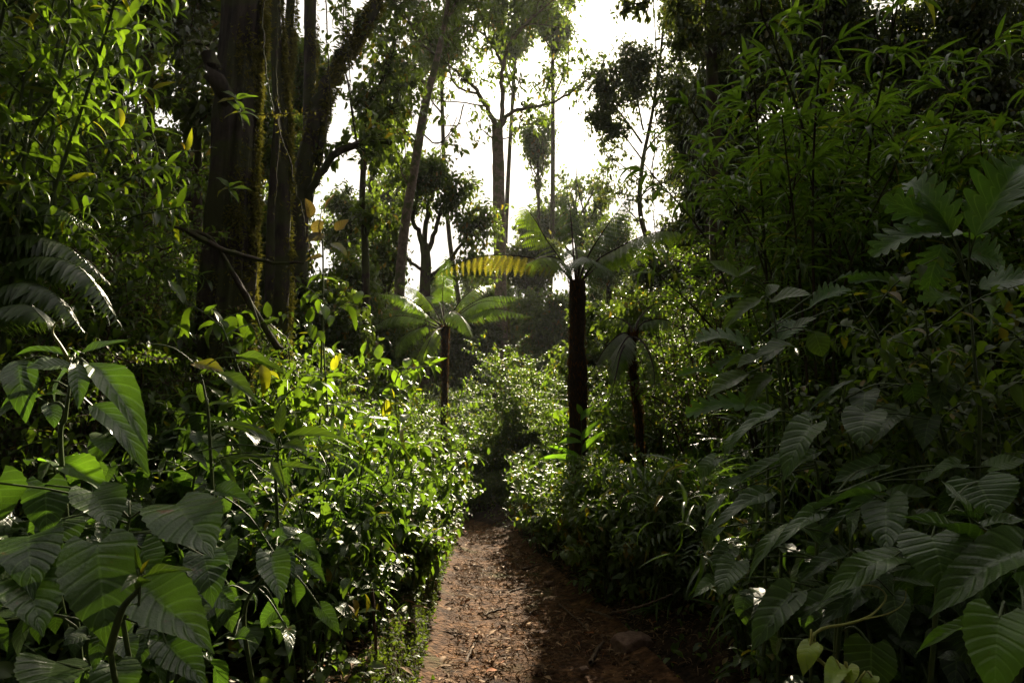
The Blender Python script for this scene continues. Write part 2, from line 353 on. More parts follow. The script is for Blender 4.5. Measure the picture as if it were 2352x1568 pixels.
def build_path():
    ys = np.concatenate([np.linspace(-3.5, 8, 420), np.linspace(8.06, 15, 90)]); s = np.linspace(-1, 1, 71)
    Y = np.repeat(ys[:, None], len(s), 1); Sx = np.repeat(s[None], len(ys), 0)
    X = xc(Y)+Sx*(hw(Y)+.05+.05*fbm(Y*2.2, Sx*0+np.sign(Sx)*7, 5))
    Z = G(X*.0+xc(Y), Y)*0+zbase(Y)+.10*fbm(X*.9, Y*.9, 3)
    Z = Z + .020*fbm(X*7, Y*7, 31, 4)+.010*fbm(X*30, Y*30, 33, 2)+.05*np.abs(Sx)**4-.015*(1-Sx**2)+.01
    mb = MB(); n = len(s); i = np.arange(len(ys)-1)[:, None]*n+np.arange(n-1)[None]
    mb.add(np.stack([X, Y, Z], -1), np.stack([i, i+1, i+n+1, i+n], -1))
    return tag(mb.build('path', M['path']), kind='structure')
build_path()
def path_z(x, y): return zbase(y)+.10*fbm(np.asarray(x)*.9, np.asarray(y)*.9, 3)+.012
def hill_h(x, y):
    r = np.clip((y-130)/260, 0, 1)
    return -3.8-2+r*(64+26*fbm(x*.006+3, y*.006, 44, 5)*2-.02*x)+3*fbm(x*.08, y*.08, 45, 3)
tag(sheet('hills', np.linspace(-420, 420, 150), np.linspace(128, 420, 60), hill_h, M['hill']), kind='structure')

# ================================================================== TREES
def pl(pts): return np.array([P(*p) for p in pts])
def tubes(mb, Pt, Rd, ns=4):   # many small tubes at once: Pt (n,k,3), Rd (n,k)
    Pt = np.asarray(Pt, float); n, k, _ = Pt.shape
    T = norm(np.gradient(Pt, axis=1)); ref = np.where(np.abs(T[:, :1, 2:3]) < .8, [0, 0, 1.], [1., 0, 0])
    A = norm(np.cross(T, np.broadcast_to(ref, T.shape))); B = np.cross(T, A); an = np.linspace(0, 2*math.pi, ns+1)
    v = Pt[:, :, None]+Rd[:, :, None, None]*(A[:, :, None]*np.cos(an)[None, None, :, None]+B[:, :, None]*np.sin(an)[None, None, :, None])
    i = np.arange(k-1)[:, None]*(ns+1)+np.arange(ns)[None]; q = np.stack([i, i+1, i+ns+2, i+ns+1], -1).reshape(-1, 4)
    mb.add(v, q[None]+(np.arange(n)*k*(ns+1))[:, None, None])
def lerp(pts, t):
    m = len(pts)-1; x = np.clip(t, 0, .9999)*m; k = x.astype(int); f = (x-k)[:, None]
    return pts[k]*(1-f)+pts[k+1]*f, norm(pts[k+1]-pts[k])
def foliate(mbB, mbL, limb, n, ln, T, leaflen, per=9, sub=3, ts=.25, up=.25, r=.012, spread=.12, wid=1., droop=.45, bias=None, subtubes=True):
    limb = np.asarray(limb); t = ts+(1-ts)*RNG.random(n)**.8
    p, Tn = lerp(limb, t)
    d = norm(.45*Tn+rdir(n)*.9+np.array([0, 0, up])+(0 if bias is None else bias)); l = (ln*(.55+.8*RNG.random(n)))[:, None]
    a = rdir(n)*l*.12
    u5 = np.linspace(0, 1, 5)[None, :, None]
    tw = p[:, None]+(d*l)[:, None]*u5+a[:, None]*np.sin(math.pi*u5)-np.array([0, 0, .08])*l[:, None]*u5**2
    tubes(mbB, tw, np.broadcast_to(np.linspace(r, r*.3, 5), (n, 5)), 4)
    u = .35+.65*RNG.random((n, sub)); k = np.minimum((u*4).astype(int), 4)
    q = tw[np.arange(n)[:, None], k].reshape(-1, 3); m = n*sub
    dd = norm(np.repeat(d, sub, 0)*.6+rdir(m)*.9); l2 = np.repeat(l[:, 0], sub)*(.3+.35*RNG.random(m))
    if subtubes:
        tubes(mbB, np.stack([q, q+dd*l2[:, None]*.5+rdir(m)*.02, q+dd*l2[:, None]], 1), np.broadcast_to(np.array([r*.4, r*.3, r*.15]), (m, 3)), 3)
    N = m*per; D = np.repeat(dd, per, 0); pos = np.repeat(q, per, 0)+D*(np.repeat(l2, per)*RNG.random(N))[:, None]+rdir(N)*(spread*RNG.random(N))[:, None]
    scatter(mbL, T, pos, norm(D*.5+rdir(N)*.8+np.array([0, 0, -droop])), norm(np.array([0, 0, 1.])+rdir(N)*.55), leaflen*(.65+.6*RNG.random(N)), wid)
def tree(name, label, cat, trunk, rad, limbs=(), bark='darkbark', leaf_='crown', T=T_small, leaflen=.12, ntw=14, ln=.7, per=9, sub=3,
         group=None, ns=12, rough=.12, vs=3, nseg=None, tsub=0, extra=None, **kw):
    trunk = np.asarray(trunk)
    root = empty(name, trunk[0], label, cat, group)
    mb = MB(); pts = spline(trunk, nseg or max(8, len(trunk)*6)); tube(mb, pts, rad, ns, rough=rough, seed=int(abs(trunk[0][0])*100), vs=vs)
    mb.build('trunk', M[bark], root)
    mbB, mbL = MB(), MB()
    for L in limbs:
        lp, r0, r1 = L[0], L[1], L[2]; opt = L[3] if len(L) > 3 else {}
        lp = spline(lp, max(7, len(lp)*4)); lp = lp+np.r_[[[0, 0, 0]], rdir(len(lp)-1)*r0*.35]
        tube(mbB, lp, [r0, r1], 7, rough=rough, seed=3)
        a = dict(n=ntw, ln=ln, per=per, sub=sub); a.update(kw); a.update(opt)
        if a['n'] > 0: foliate(mbB, mbL, lp, T=T, leaflen=a.pop('leaflen', leaflen), **a)
        if group is None: mbB.build('branch', M[bark], root); mbB = MB()
    if extra: extra(mbB, mbL, root)
    if mbB.n: mbB.build('branch', M[bark], root)
    if mbL.n: mbL.build('crown', M[leaf_], root)
    return root
def autolimbs(top, base, cen, rad, n, r0=.06):   # limbs fanning from a trunk into an ellipsoid of foliage
    out = []
    for i in range(n):
        a = i*2.4+RNG.random(); e = RNG.random()
        d = rdir(); tgt = cen+np.array([math.cos(a)*rad[0]*(.55+.45*e), math.sin(a)*rad[1]*(.55+.45*e), rad[2]*(2*RNG.random()-1)*.8])
        f = RNG.random()*.8; st = top*(1-f)+base*f
        mid = (st+tgt)/2+np.array([0, 0, -.08*np.linalg.norm(tgt-st)])+rdir()*.1*np.linalg.norm(tgt-st)
        out.append(([st, mid, tgt], r0, r0*.25))
    return out

# 1. big mossy tree by the left bank
Y1 = 5.2
big = pl([(512, 860, Y1), (520, 700, Y1), (534, 430, Y1), (548, 160, Y1+.1), (560, 0, Y1+.1), (575, -350, Y1+.2), (590, -800, Y1+.3)])
big[0][2] = G(big[0][0], Y1)-.1
def moss_strip(mb, trunk, radf, side, n, wob=.5, size=.035, zlo=0, zhi=1, thr=-.08):
    pts = spline(trunk, 60); t = zlo+(zhi-zlo)*RNG.random(n); p = lerp(pts, t)[0]
    a0 = math.atan2(side[1], side[0]); a = a0+RNG.normal(size=n)*wob
    keep = fbm(p[:, 2]*3.1+a*1.5, a*3.5+p[:, 2], 77, 3) > thr+(.25*(np.abs(a-a0) > .35)*RNG.random(n) if thr < 0 else .08*RNG.random(n)); p = p[keep]; a = a[keep]; t = t[keep]; n = len(p)
    r = np.interp(t, np.linspace(0, 1, len(radf)), radf)*(1+.10*RNG.random(n))+.045*RNG.random(n)**1.5*np.clip(.5+2.2*fbm(p[:, 2]*5, a*2, 78, 3), 0, 1)
    o = np.stack([np.cos(a), np.sin(a), np.zeros(n)], -1)
    scatter(mb, T_tiny, p+o*r[:, None], norm(o*.7+rdir(n)*.7+np.array([0, 0, -.5])), norm(rdir(n)+o), size*(.5+RNG.random(n)), .5)
rb = [.20, .17, .158, .152, .155, .152, .145]
def mossy_extra(trunk, rr, side, n, **k):
    def f(mbB, mbL, root):
        mb = MB(); moss_strip(mb, trunk, rr, side, n, **k); mb.build('foliage', M['moss'], root)
    return f
sunside = SUN[:2]*np.array([1, 1])
tree('mossy_tree', 'broad old tree trunk with golden moss down its sunlit edge, left of the path', 'tree', big, rb,
     limbs=[(pl([(540, 250, Y1), (500, 190, Y1-.2), (488, 120, Y1-.2)]), .07, .05, dict(n=0)),
            (pl([(580, -400, Y1+.2), (300, -700, Y1), (-100, -900, Y1-.4)]), .1, .03),
            (pl([(580, -350, Y1+.2), (800, -600, Y1+1.2), (1000, -700, Y1+2)]), .1, .03),
            (pl([(585, -600, Y1+.2), (500, -1000, Y1-1), (400, -1400, Y1-2)]), .1, .03)],
     bark='bark', ns=64, rough=.62, vs=.8, nseg=110, ntw=24, ln=.9, leaflen=.11, per=10, T=T_ovate,
     extra=lambda b_, l_, root: (lambda mb: (moss_strip(mb, big, rb, (1., .12), 30000, wob=.50, size=.042), moss_strip(mb, big, rb, (.3, -1), 30000, wob=1.3, size=.03, thr=.13), mb.build('moss', M['moss'], root)))(MB()))
# bare leaning branch at its foot
tree('dead_branch', 'bare lichen crusted branch leaning across the foot of the big mossy trunk', 'branch',
     pl([(640, 800, 4.4), (585, 715, 4.45), (530, 620, 4.5), (480, 545, 4.5), (400, 520, 4.5), (330, 470, 4.6)]), [.022, .018, .011, .005],
     limbs=[(pl([(430, 530, 4.5), (520, 575, 4.45), (610, 600, 4.4), (700, 605, 4.4)]), .02, .008, dict(n=0)),
            (pl([(540, 640, 4.5), (575, 690, 4.4), (600, 760, 4.3)]), .012, .005, dict(n=0))], bark='darkbark', ns=8, nseg=40, rough=.4)
# 2. pair of mossy trunks just behind
for k, (pts, rr, lab) in enumerate([
    ([(655, 720, 7), (650, 440, 7), (640, 200, 7), (630, 0, 7), (622, -500, 7.2)], [.085, .07, .065, .062, .055], 'thin moss hung trunk standing close behind the broad mossy tree'),
    ([(625, 700, 8.4), (632, 380, 8.4), (655, 180, 8.4), (668, 0, 8.4), (690, -500, 8.4)], [.075, .06, .056, .052, .05], 'slim mossy trunk crossing behind its thin moss hung neighbour')]):
    tp = pl(pts); tp[0][2] = G(tp[0][0], tp[0][1])-.1
    tree('mossy_tree', lab, 'tree', tp, rr, bark='bark', ns=20, rough=.3, nseg=60, ntw=14, ln=.8, leaflen=.11, T=T_ovate,
         limbs=[(pl([(pts[-1][0], -300, pts[-1][2]), (pts[-1][0]+d, -480, pts[-1][2]+d/300), (pts[-1][0]+2*d, -600, pts[-1][2]+d/200)]), .05, .02, dict(n=5)) for d in (-160, 190)],
         extra=mossy_extra(tp, rr, (1., .2), 9000, wob=.6, size=.05))
# 3. dark forked tree with the thick branch reaching up right
Y3 = 10.2
t3 = pl([(690, 760, Y3), (690, 480, Y3), (708, 330, Y3), (712, 160, Y3), (712, 0, Y3), (708, -500, Y3)]); t3[0][2] = G(t3[0][0], Y3)-.1
tree('forked_tree', 'dark forked tree sending one thick shaggy branch up to the right', 'tree', t3, [.15, .12, .10, .092, .09, .08],
     limbs=[(pl([(695, 440, Y3), (722, 300, Y3-.1), (745, 215, Y3-.1), (800, 110, Y3-.1), (870, 0, Y3-.1), (960, -160, Y3-.1)]),   .135, .10, dict(n=8, ts=.5, per=7, ln=.35)),
            (pl([(745, 225, Y3-.1), (742, 300, Y3-.1), (728, 380, Y3)]), .065, .065, dict(n=0)),
            (pl([(705, 470, Y3), (722, 420, Y3-.1), (770, 355, Y3-.2), (830, 328, Y3-.2), (900, 330, Y3-.2)]), .065, .04, dict(n=14, ts=.5, ln=.5, per=9)),
            (pl([(712, -50, Y3), (640, -200, Y3), (560, -350, Y3)]), .05, .02, dict(n=5)), (pl([(712, -100, Y3), (800, -250, Y3), (850, -380, Y3)]), .05, .02, dict(n=5))],
     bark='bark', ns=20, rough=.3, nseg=60, leaflen=.14, T=T_ovate, ntw=14, ln=.7,
     extra=lambda b, l, root: (lambda mb: (moss_strip(mb, t3, [.15, .12, .10, .092, .09, .08], (1, .2), 4000, wob=.8, size=.05),
        moss_strip(mb, pl([(705, 420, Y3), (735, 240, Y3-.1), (800, 110, Y3-.1), (870, 0, Y3-.1)]), [.12, .105], (1, 0), 6000, wob=1.6, size=.09), mb.build('moss', M['moss'], root)))(MB()))
# 4. left back mossy trunk
t4 = pl([(345, 620, 7.8), (342, 300, 7.8), (333, 150, 7.8), (326, 0, 7.8), (330, -400, 7.9)]); t4[0][2] = G(t4[0][0], 7.8)
tree('mossy_tree', 'slender trunk with rusty moss rising over the bright leafy left bank', 'tree', t4, [.075, .065, .06, .05, .04],
     limbs=[(pl([(330, 60, 7.8), (352, 20, 7.8), (380, -60, 7.8)]), .04, .02), (pl([(330, 110, 7.8), (420, 100, 7.7), (500, 105, 7.5)]), .03, .012, dict(n=12)),
            (pl([(328, 0, 7.8), (250, -40, 7.6), (150, -60, 7.3)]), .04, .02), (pl([(328, -60, 7.8), (300, -200, 7.6), (250, -300, 7.3)]), .04, .02)],
     bark='bark', ns=14, rough=.25, nseg=50, ntw=26, ln=.7, leaflen=.10, per=11, leaf_='darkcrown',
     extra=mossy_extra(t4, [.075, .065, .06, .05, .04], (1., -.2), 3000, wob=.7, size=.04))
t4b = pl([(470, 700, 8.6), (455, 400, 8.6), (445, 200, 8.6), (425, 90, 8.6), (400, -60, 8.6)]); t4b[0][2] = G(t4b[0][0], 8.6)
tree('leaning_tree', 'thin crooked tree with large drooping leaves between the left trunks', 'tree', t4b, [.06, .05, .045, .035, .03],
     limbs=[(pl([(440, 180, 8.6), (410, 90, 8.5), (395, 40, 8.4)]), .03, .015), (pl([(430, 120, 8.6), (480, 60, 8.5), (520, 20, 8.4)]), .03, .015, ),
            (pl([(445, 220, 8.6), (420, 200, 8.5), (400, 210, 8.3)]), .025, .012), (pl([(448, 300, 8.6), (475, 260, 8.5), (500, 250, 8.3)]), .025, .012)],
     ntw=12, ln=.5, leaflen=.20, per=7, T=T_ovate, ns=10)
# 5. thin tree with fine forked top
t5 = pl([(838, 900, 12), (840, 700, 12), (838, 560, 12), (832, 460, 12), (836, 365, 12)]); t5[0][2] = G(t5[0][0], 12)
tree('young_tree', 'thin brown tree forking into two fine stems beside the tree fern glade', 'tree', t5, [.083, .073, .063, .057, .053],
     limbs=[(pl([(836, 368, 12), (820, 330, 12), (800, 200, 12), (788, 110, 12), (790, 0, 12)]), .025, .012, dict(n=9, ts=.6)),
            (pl([(836, 368, 12), (838, 300, 12), (850, 230, 12), (880, 180, 12), (905, 120, 11.8)]), .03, .015, dict(n=36, ts=.3)),
            (pl([(838, 330, 12), (870, 300, 12), (905, 240, 12), (935, 190, 11.7)]), .02, .008, dict(n=28, ts=.3)),
            (pl([(840, 545, 12), (852, 515, 12), (872, 490, 12)]), .03, .015, dict(n=19, ln=.35))],
     leaflen=.15, T=T_ovate, ln=.55, per=7, ns=10)
# 6. leaning slim tree
t6 = pl([(908, 880, 15), (913, 780, 15), (925, 560, 15), (950, 400, 15), (975, 250, 15), (1000, 150, 15), (1020, 60, 15), (1035, -40, 15)]); t6[0][2] = G(t6[0][0], 15)
tree('leaning_tree', 'tall slim pale tree leaning right behind the small tree fern', 'tree', t6, [.137, .12, .11, .10, .095, .075, .055, .04],
     limbs=[(pl([(985, 210, 15), (950, 160, 15), (900, 120, 14.8), (870, 60, 14.6)]), .035, .012, dict(n=24)),
            (pl([(965, 300, 15), (1000, 330, 15), (1030, 310, 14.8), (1050, 270, 14.7)]), .02, .01, dict(n=5, per=5)),
            (pl([(1005, 130, 15), (960, 90, 14.9), (930, 30, 14.7), (900, -20, 14.6)]), .03, .012, dict(n=26)),
            (pl([(1020, 70, 15), (1040, 20, 15), (1080, -30, 15)]), .03, .012, dict(n=22)),
            (pl([(940, 430, 15), (905, 360, 15), (890, 330, 14.9)]), .02, .008, dict(n=10)),
            (pl([(960, 330, 15), (920, 300, 15), (880, 290, 14.9)]), .02, .008, dict(n=16)),
            (pl([(975, 250, 15), (930, 230, 15), (900, 200, 14.9)]), .02, .008, dict(n=20))],
     bark='palebark', leaflen=.17, T=T_ovate, ln=.75, per=8, ns=16, rough=.1)
# 7. main pale tree
Y7 = 26.
t7 = pl([(1155, 960, Y7), (1152, 860, Y7), (1150, 700, Y7), (1147, 520, Y7), (1145, 400, Y7), (1142, 290, Y7)]); t7[0][2] = G(t7[0][0], Y7)
def L7(*p): return pl([(a, b, Y7+(c if len(q) > 2 else 0)) for q in p for a, b, c in [tuple(q)+(0,)*(3-len(q))]])
tree('pale_tree', 'tall straight pale tree with a Y fork standing over the middle of the glade', 'tree', t7, [.29, .26, .24, .235, .235, .22],
     limbs=[(L7((1142, 300), (1120, 250), (1100, 215), (1085, 195, -0.4), (1060, 180, -0.8)), 0.112, 0.060, dict(n=5, ts=.5)),
            (L7((1148, 300), (1155, 240), (1152, 180), (1158, 140)), 0.105, 0.075, dict(n=3, ts=.4)),
            (L7((1155, 150), (1140, 120), (1115, 80, -0.6), (1100, 20, -0.9), (1050, -50, -1.2)), 0.068, 0.022, dict(n=51)),
            (L7((1155, 150), (1170, 100), (1195, 65, -0.4), (1240, 55, -0.6), (1330, 75, -0.8)), 0.068, 0.018, dict(n=9)),
            (L7((1180, 90), (1230, 30, 0.4), (1300, -30, 0.6)), 0.045, 0.018, dict(n=27)),
            (L7((1150, 290), (1170, 262), (1210, 248), (1270, 235, -0.4), (1320, 205, -0.8), (1370, 160, -0.9)), 0.090, 0.027, dict(n=18, ts=.25)),
            (L7((1250, 240), (1265, 200, -0.2), (1290, 150, -0.2)), 0.030, 0.012, dict(n=8)),
            (L7((1100, 215), (1060, 205, -0.3), (1035, 175, -0.6), (1030, 110, -0.8), (1035, 60, -0.8)), 0.053, 0.018, dict(n=27)),
            (L7((1115, 245), (1060, 235, 0.2), (1010, 232, 0.3), (990, 215, 0.3)), 0.033, 0.015, dict(n=3, ts=.4)),
            (L7((1065, 240), (1050, 290, 0.3), (1020, 325, 0.3), (1000, 345, 0.3)), 0.033, 0.012, dict(n=2, per=3)),
            (L7((1150, 320), (1170, 315, 0.3), (1200, 290, 0.3), (1225, 285, 0.4)), 0.030, 0.012, dict(n=9)),
            (L7((1145, 330), (1120, 310, -0.3), (1100, 290, -0.3)), 0.022, 0.011, dict(n=5)),
            (L7((1080, 190), (1010, 130, -0.8), (960, 60, -1.2), (930, -20, -1.4)), 0.045, 0.018, dict(n=51)),
            (L7((1200, 65), (1260, 10, -0.6), (1330, -40, -0.8)), 0.045, 0.018, dict(n=12))],
     bark='palebark', leaflen=.25, T=T_ovate, ln=1.2, per=6, spread=.26, r=.02, ns=24, rough=.12, nseg=60,
     extra=mossy_extra(t7, [.29, .26, .24, .235, .235, .22], (1., 0.2), 4000, wob=.25, size=.09, zlo=.05, zhi=.4))
# 8. mid-distance tree with rounded cloud-like clumps
Y8 = 19.
t8 = pl([(972, 900, Y8), (975, 700, Y8), (978, 600, Y8), (975, 560, Y8)]); t8[0][2] = G(t8[0][0], Y8)
tree('round_crowned_tree', 'mid distance tree with rounded cloud like clumps above the small tree fern', 'tree', t8, [.19, .16, .15, .12],
     limbs=[(pl([(978, 600, Y8), (965, 540, Y8), (950, 500, Y8), (960, 430, Y8), (930, 400, Y8)]), .09, .03, dict(n=44, ts=.5)),
            (pl([(978, 590, Y8), (1000, 530, Y8), (1020, 470, Y8), (1060, 440, Y8)]), .08, .03, dict(n=34, ts=.5)),
            (pl([(975, 560, Y8), (985, 480, Y8), (1000, 420, Y8), (990, 385, Y8)]), .08, .03, dict(n=44, ts=.5)),
            (pl([(980, 640, Y8), (1030, 600, Y8), (1075, 540, Y8), (1105, 510, Y8)]), .07, .02, dict(n=34, ts=.5)),
            (pl([(980, 650, Y8), (1020, 620, Y8), (1060, 615, Y8), (1100, 600, Y8)]), .05, .02, dict(n=24, ts=.5)),
            (pl([(970, 620, Y8), (930, 590, Y8), (900, 540, Y8), (890, 520, Y8)]), .05, .02, dict(n=26, ts=.5))],
     leaflen=.15, T=T_small, ln=.72, per=10, sub=4, ns=12, spread=.22, subtubes=False)
# 9. further background trees: (px, py of crown centre, half width px, half height px, depth, leaves factor)
def far_tree(px, py, wpx, hpx, Y, lab, name='background_tree', group='trees closing the far end of the glade', leaf_='crown', dens=1., T=T_small, base_px=None, leaflen=.17, thick=1., nl=9, vine=0):
    c = P(px, py, Y); rx = wpx/F*Y; rz = hpx/F*Y
    bx = P(base_px or px, 900, Y)[0]; b = np.array([bx, Y, G(bx, Y)-.1])
    top = c+np.array([0, 0, -.25*rz]); mid = (b+top)/2+np.array([.25*RNG.normal(), .2*RNG.normal(), 0])
    r = .012*np.linalg.norm(c-b)*thick+.03
    def ex(mbB, mbL, root):
        if vine:
            pts = spline([b, mid, top], 40); n = int(vine*1800); p = lerp(pts, RNG.random(n))[0]
            w = (.35+.5*vnoise(p[:, 2]*1.3, p[:, 0]*2+RNG.random()*9, 5))*rx*.45
            a = RNG.random(n)*6.28; rr = w*(.35+.65*RNG.random(n)**.5)
            o = np.stack([np.cos(a), np.sin(a), 0*a], -1)
            scatter(mbL, T, p+o*rr[:, None]+rdir(n)*.15, norm(o*.6+rdir(n)*.5+np.array([0, 0, -.8])), norm(o+np.array([0, 0, .6])+rdir(n)*.4), leaflen*(.6+.6*RNG.random(n)))
    return tree(name, lab, 'tree', [b, mid, top], [r*1.2, r, r*.7], autolimbs(top, (top+mid)/2, c, (rx*.8, rx*.8, rz*.8), nl, r*.45),
                leaf_=leaf_, T=T, leaflen=leaflen, ntw=int(16*dens), ln=max(.35, .34*(rx+rz)/2*1.1), per=14, sub=4, ns=9, group=group, spread=.2+.012*Y, subtubes=False, extra=ex, r=.01+.0005*Y)
far_tree(1320, 460, 125, 120, 50, 'loose leafy tree rising right behind the tall tree fern crown', dens=.2, base_px=1390, leaflen=.42, nl=20)
far_tree(1230, 530, 60, 55, 50, 'light green tree crown just right of the pale trunk', dens=.9, leaflen=.38)
far_tree(1215, 590, 70, 50, 30, 'dark rounded crown low behind the golden fern frond', leaf_='darkcrown', dens=1.4, leaflen=.24)
far_tree(1165, 700, 90, 70, 32, 'hazy tree behind the lower part of the pale trunk', dens=1.4, leaflen=.26, vine=1)
far_tree(1265, 740, 90, 90, 27, 'hazy tree left of the dark tree fern trunk', dens=1.3, leaflen=.22, vine=1)
far_tree(1090, 760, 80, 60, 26, 'shaded low tree right of the small tree fern', leaf_='darkcrown', dens=1.3, leaflen=.2, vine=1)
far_tree(1010, 800, 90, 60, 30, 'dim green tree behind the small tree fern trunk', leaf_='darkcrown', dens=1.3, leaflen=.24, vine=1)
far_tree(800, 490, 70, 80, 24, 'airy distant tree seen between the forked tree and the thin brown tree', dens=.9, leaflen=.17)
far_tree(880, 580, 40, 80, 20, 'small bright tree between the two slim trunks', dens=.6, leaflen=.15)
far_tree(790, 660, 70, 110, 13, 'leafy small tree left of the thin brown trunk', dens=1.2, leaflen=.11, vine=1)
far_tree(1400, 560, 70, 90, 32, 'fine leaved tree behind the right side of the tall tree fern', dens=1.1, leaflen=.17, vine=1)
for i, w in enumerate([(930, 840, 70, 60, 34), (1040, 850, 70, 50, 40), (1130, 830, 70, 60, 38), (1200, 850, 60, 50, 30), (860, 700, 50, 80, 30), (960, 740, 50, 60, 42), (1310, 800, 60, 70, 38), (1420, 830, 70, 70, 28), (820, 830, 60, 60, 22), (1110, 640, 60, 60, 48), (1020, 690, 60, 50, 55), (1190, 770, 60, 60, 46), (1360, 690, 60, 70, 44), (1480, 650, 60, 80, 36)]):
    far_tree(*w, 'sunlit hazy tree in the leafy backdrop beyond the glade', name='backdrop_tree', group='hazy trees of the backdrop beyond the glade', leaf_=('bush', 'crown')[i % 2], dens=1., leaflen=.11+.0045*w[4], vine=1.3, nl=8)
far_tree(1190, 5, 120, 35, 44, 'high leafy crown above the Y fork of the pale tree at the top edge', dens=.7, leaflen=.34, base_px=1150, thick=.3)
far_tree(1010, 60, 90, 70, 30, 'high leafy crown behind the leaning slim tree', dens=.45, leaflen=.25, base_px=1155, thick=.3)
far_tree(870, 250, 50, 120, 26, 'narrow leafy tree between the thin brown trunk and the leaning slim tree', dens=.5, leaflen=.2, base_px=850, thick=.5)
far_tree(1270, 40, 60, 40, 40, 'thin airy crown at the top edge between the pale tree and the sun', dens=.35, leaflen=.28, base_px=1235, thick=.35, nl=12)
far_tree(1235, 300, 40, 60, 46, 'slim sparse tree right of the pale trunk, thin against the sky', dens=.3, leaflen=.3, base_px=1225, thick=.35, nl=12)
far_tree(900, 420, 55, 60, 40, 'slim hazy tree crown left of the leaning slim trunk', dens=.4, leaflen=.28, base_px=880, thick=.4, nl=12)
# lacy dark tree right of the sun
Y10 = 24.
t10 = pl([(1560, 900, Y10), (1545, 700, Y10), (1490, 560, Y10), (1470, 480, Y10), (1475, 380, Y10), (1500, 250, Y10), (1520, 100, Y10), (1530, -50, Y10)]); t10[0][2] = G(t10[0][0], Y10)
tree('lacy_tree', 'lacy dark tree whose twigs edge the bright sun gap', 'tree', t10, [.15, .12, .10, .09, .08, .06, .05, .03],
     limbs=[(pl([(1475, 330, Y10), (1440, 280, Y10-.3), (1410, 240, Y10-.4), (1385, 190, Y10-.5)]), .045, .01, dict(n=44, ts=.4)),
            (pl([(1478, 300, Y10), (1460, 220, Y10-.3), (1435, 160, Y10-.5)]), .04, .01, dict(n=34)),
            (pl([(1500, 230, Y10), (1480, 170, Y10-.3), (1465, 130, Y10-.5)]), .04, .01, dict(n=34)),
            (pl([(1475, 420, Y10), (1430, 380, Y10), (1395, 360, Y10)]), .03, .01, dict(n=4)),
            (pl([(1480, 350, Y10), (1530, 290, Y10), (1590, 230, Y10)]), .04, .01, dict(n=30)),
            (pl([(1500, 250, Y10), (1550, 170, Y10), (1600, 100, Y10)]), .04, .01, dict(n=30)),
            (pl([(1520, 120, Y10), (1560, 40, Y10), (1600, -30, Y10)]), .03, .01, dict(n=26)),
            (pl([(1525, 60, Y10), (1540, 30, Y10-.5), (1555, 60, Y10-.7)]), .03, .01, dict(n=8, per=5)),
            (pl([(1472, 450, Y10), (1510, 420, Y10), (1560, 380, Y10)]), .03, .01, dict(n=30)),
            (pl([(1480, 520, Y10), (1440, 480, Y10), (1420, 450, Y10)]), .03, .01, dict(n=9)),
            (pl([(1476, 370, Y10), (1440, 320, Y10-.3), (1400, 290, Y10-.5), (1368, 276, Y10-.5)]), .035, .01, dict(n=30, ts=.3, ln=.55))],
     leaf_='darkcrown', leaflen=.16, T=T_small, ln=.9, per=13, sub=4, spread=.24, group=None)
tL = pl([(1640, 700, 8), (1640, 300, 8), (1620, -100, 8), (1600, -400, 8)]); tL[0][2] = G(tL[0][0], 8)
tree('overhanging_tree', 'nearer tree dangling a few dark twigs over the top of the sun gap', 'tree', tL, [.09, .08, .06, .05],
     limbs=[(pl([(1610, -180, 8), (1540, -120, 7.6), (1490, -10, 7.4), (1475, 25, 7.4)]), .02, .006, dict(n=16, ts=.3, ln=.28)),
            (pl([(1610, -100, 8), (1570, -20, 7.7), (1555, 50, 7.6)]), .02, .006, dict(n=12, ts=.3, ln=.25)),
            (pl([(1625, 0, 8), (1600, 60, 7.8), (1570, 120, 7.7)]), .02, .006, dict(n=16, ln=.3)),
            (pl([(1625, -100, 8), (1700, -150, 7.8), (1800, -120, 7.7)]), .03, .01, dict(n=40)),
            (pl([(1635, 100, 8), (1700, 60, 7.8), (1760, 90, 7.7)]), .03, .01, dict(n=40))],
     leaf_='darkcrown', leaflen=.09, T=T_small, ln=.5, per=10, sub=3)
# dense dark right-hand wall of vine hung trees
RG = 'dark vine hung trees walling the right side'
wall = [(1600, 250, 90, 180, 15), (1620, 520, 100, 130, 13), (1540, 640, 90, 120, 16), (1700, 120, 120, 190, 12), (1760, 380, 120, 170, 11.5), (1880, 60, 140, 200, 11),
        (1940, 330, 130, 170, 10), (2060, 120, 140, 190, 10.5), (2120, 380, 130, 160, 9.5), (2260, 100, 150, 200, 9.5), (2330, 380, 140, 170, 9), (1700, 640, 110, 120, 10.5), (1850, 600, 110, 120, 9.5),
        (2020, 580, 120, 110, 8.8), (2200, 600, 130, 120, 8.2), (2480, 250, 150, 220, 9), (1650, -150, 180, 130, 12), (1900, -250, 200, 160, 11), (2200, -250, 220, 160, 10)]
for i, w in enumerate(wall):
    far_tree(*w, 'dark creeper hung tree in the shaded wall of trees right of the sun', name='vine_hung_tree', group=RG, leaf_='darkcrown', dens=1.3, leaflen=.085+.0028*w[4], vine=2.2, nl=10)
LG = 'trees crowding behind the left bank'
for w in [(80, 60, 150, 170, 9), (250, 60, 120, 150, 10), (230, 330, 130, 130, 11), (420, 420, 90, 130, 11), (60, 380, 140, 150, 10), (-120, 200, 180, 220, 8), (430, -60, 120, 120, 9.5), (620, 560, 80, 130, 11), (380, 620, 120, 120, 9), (170, 600, 130, 110, 8.5), (560, 300, 70, 140, 13), (680, 120, 70, 110, 14), (660, 330, 55, 100, 13)]:
    far_tree(*w, 'leafy tree crowding behind the left bank, sky showing through its small leaves', name='background_tree', group=LG, leaf_='crown', dens=1.15, leaflen=.10+.002*w[4], vine=.8, nl=8)
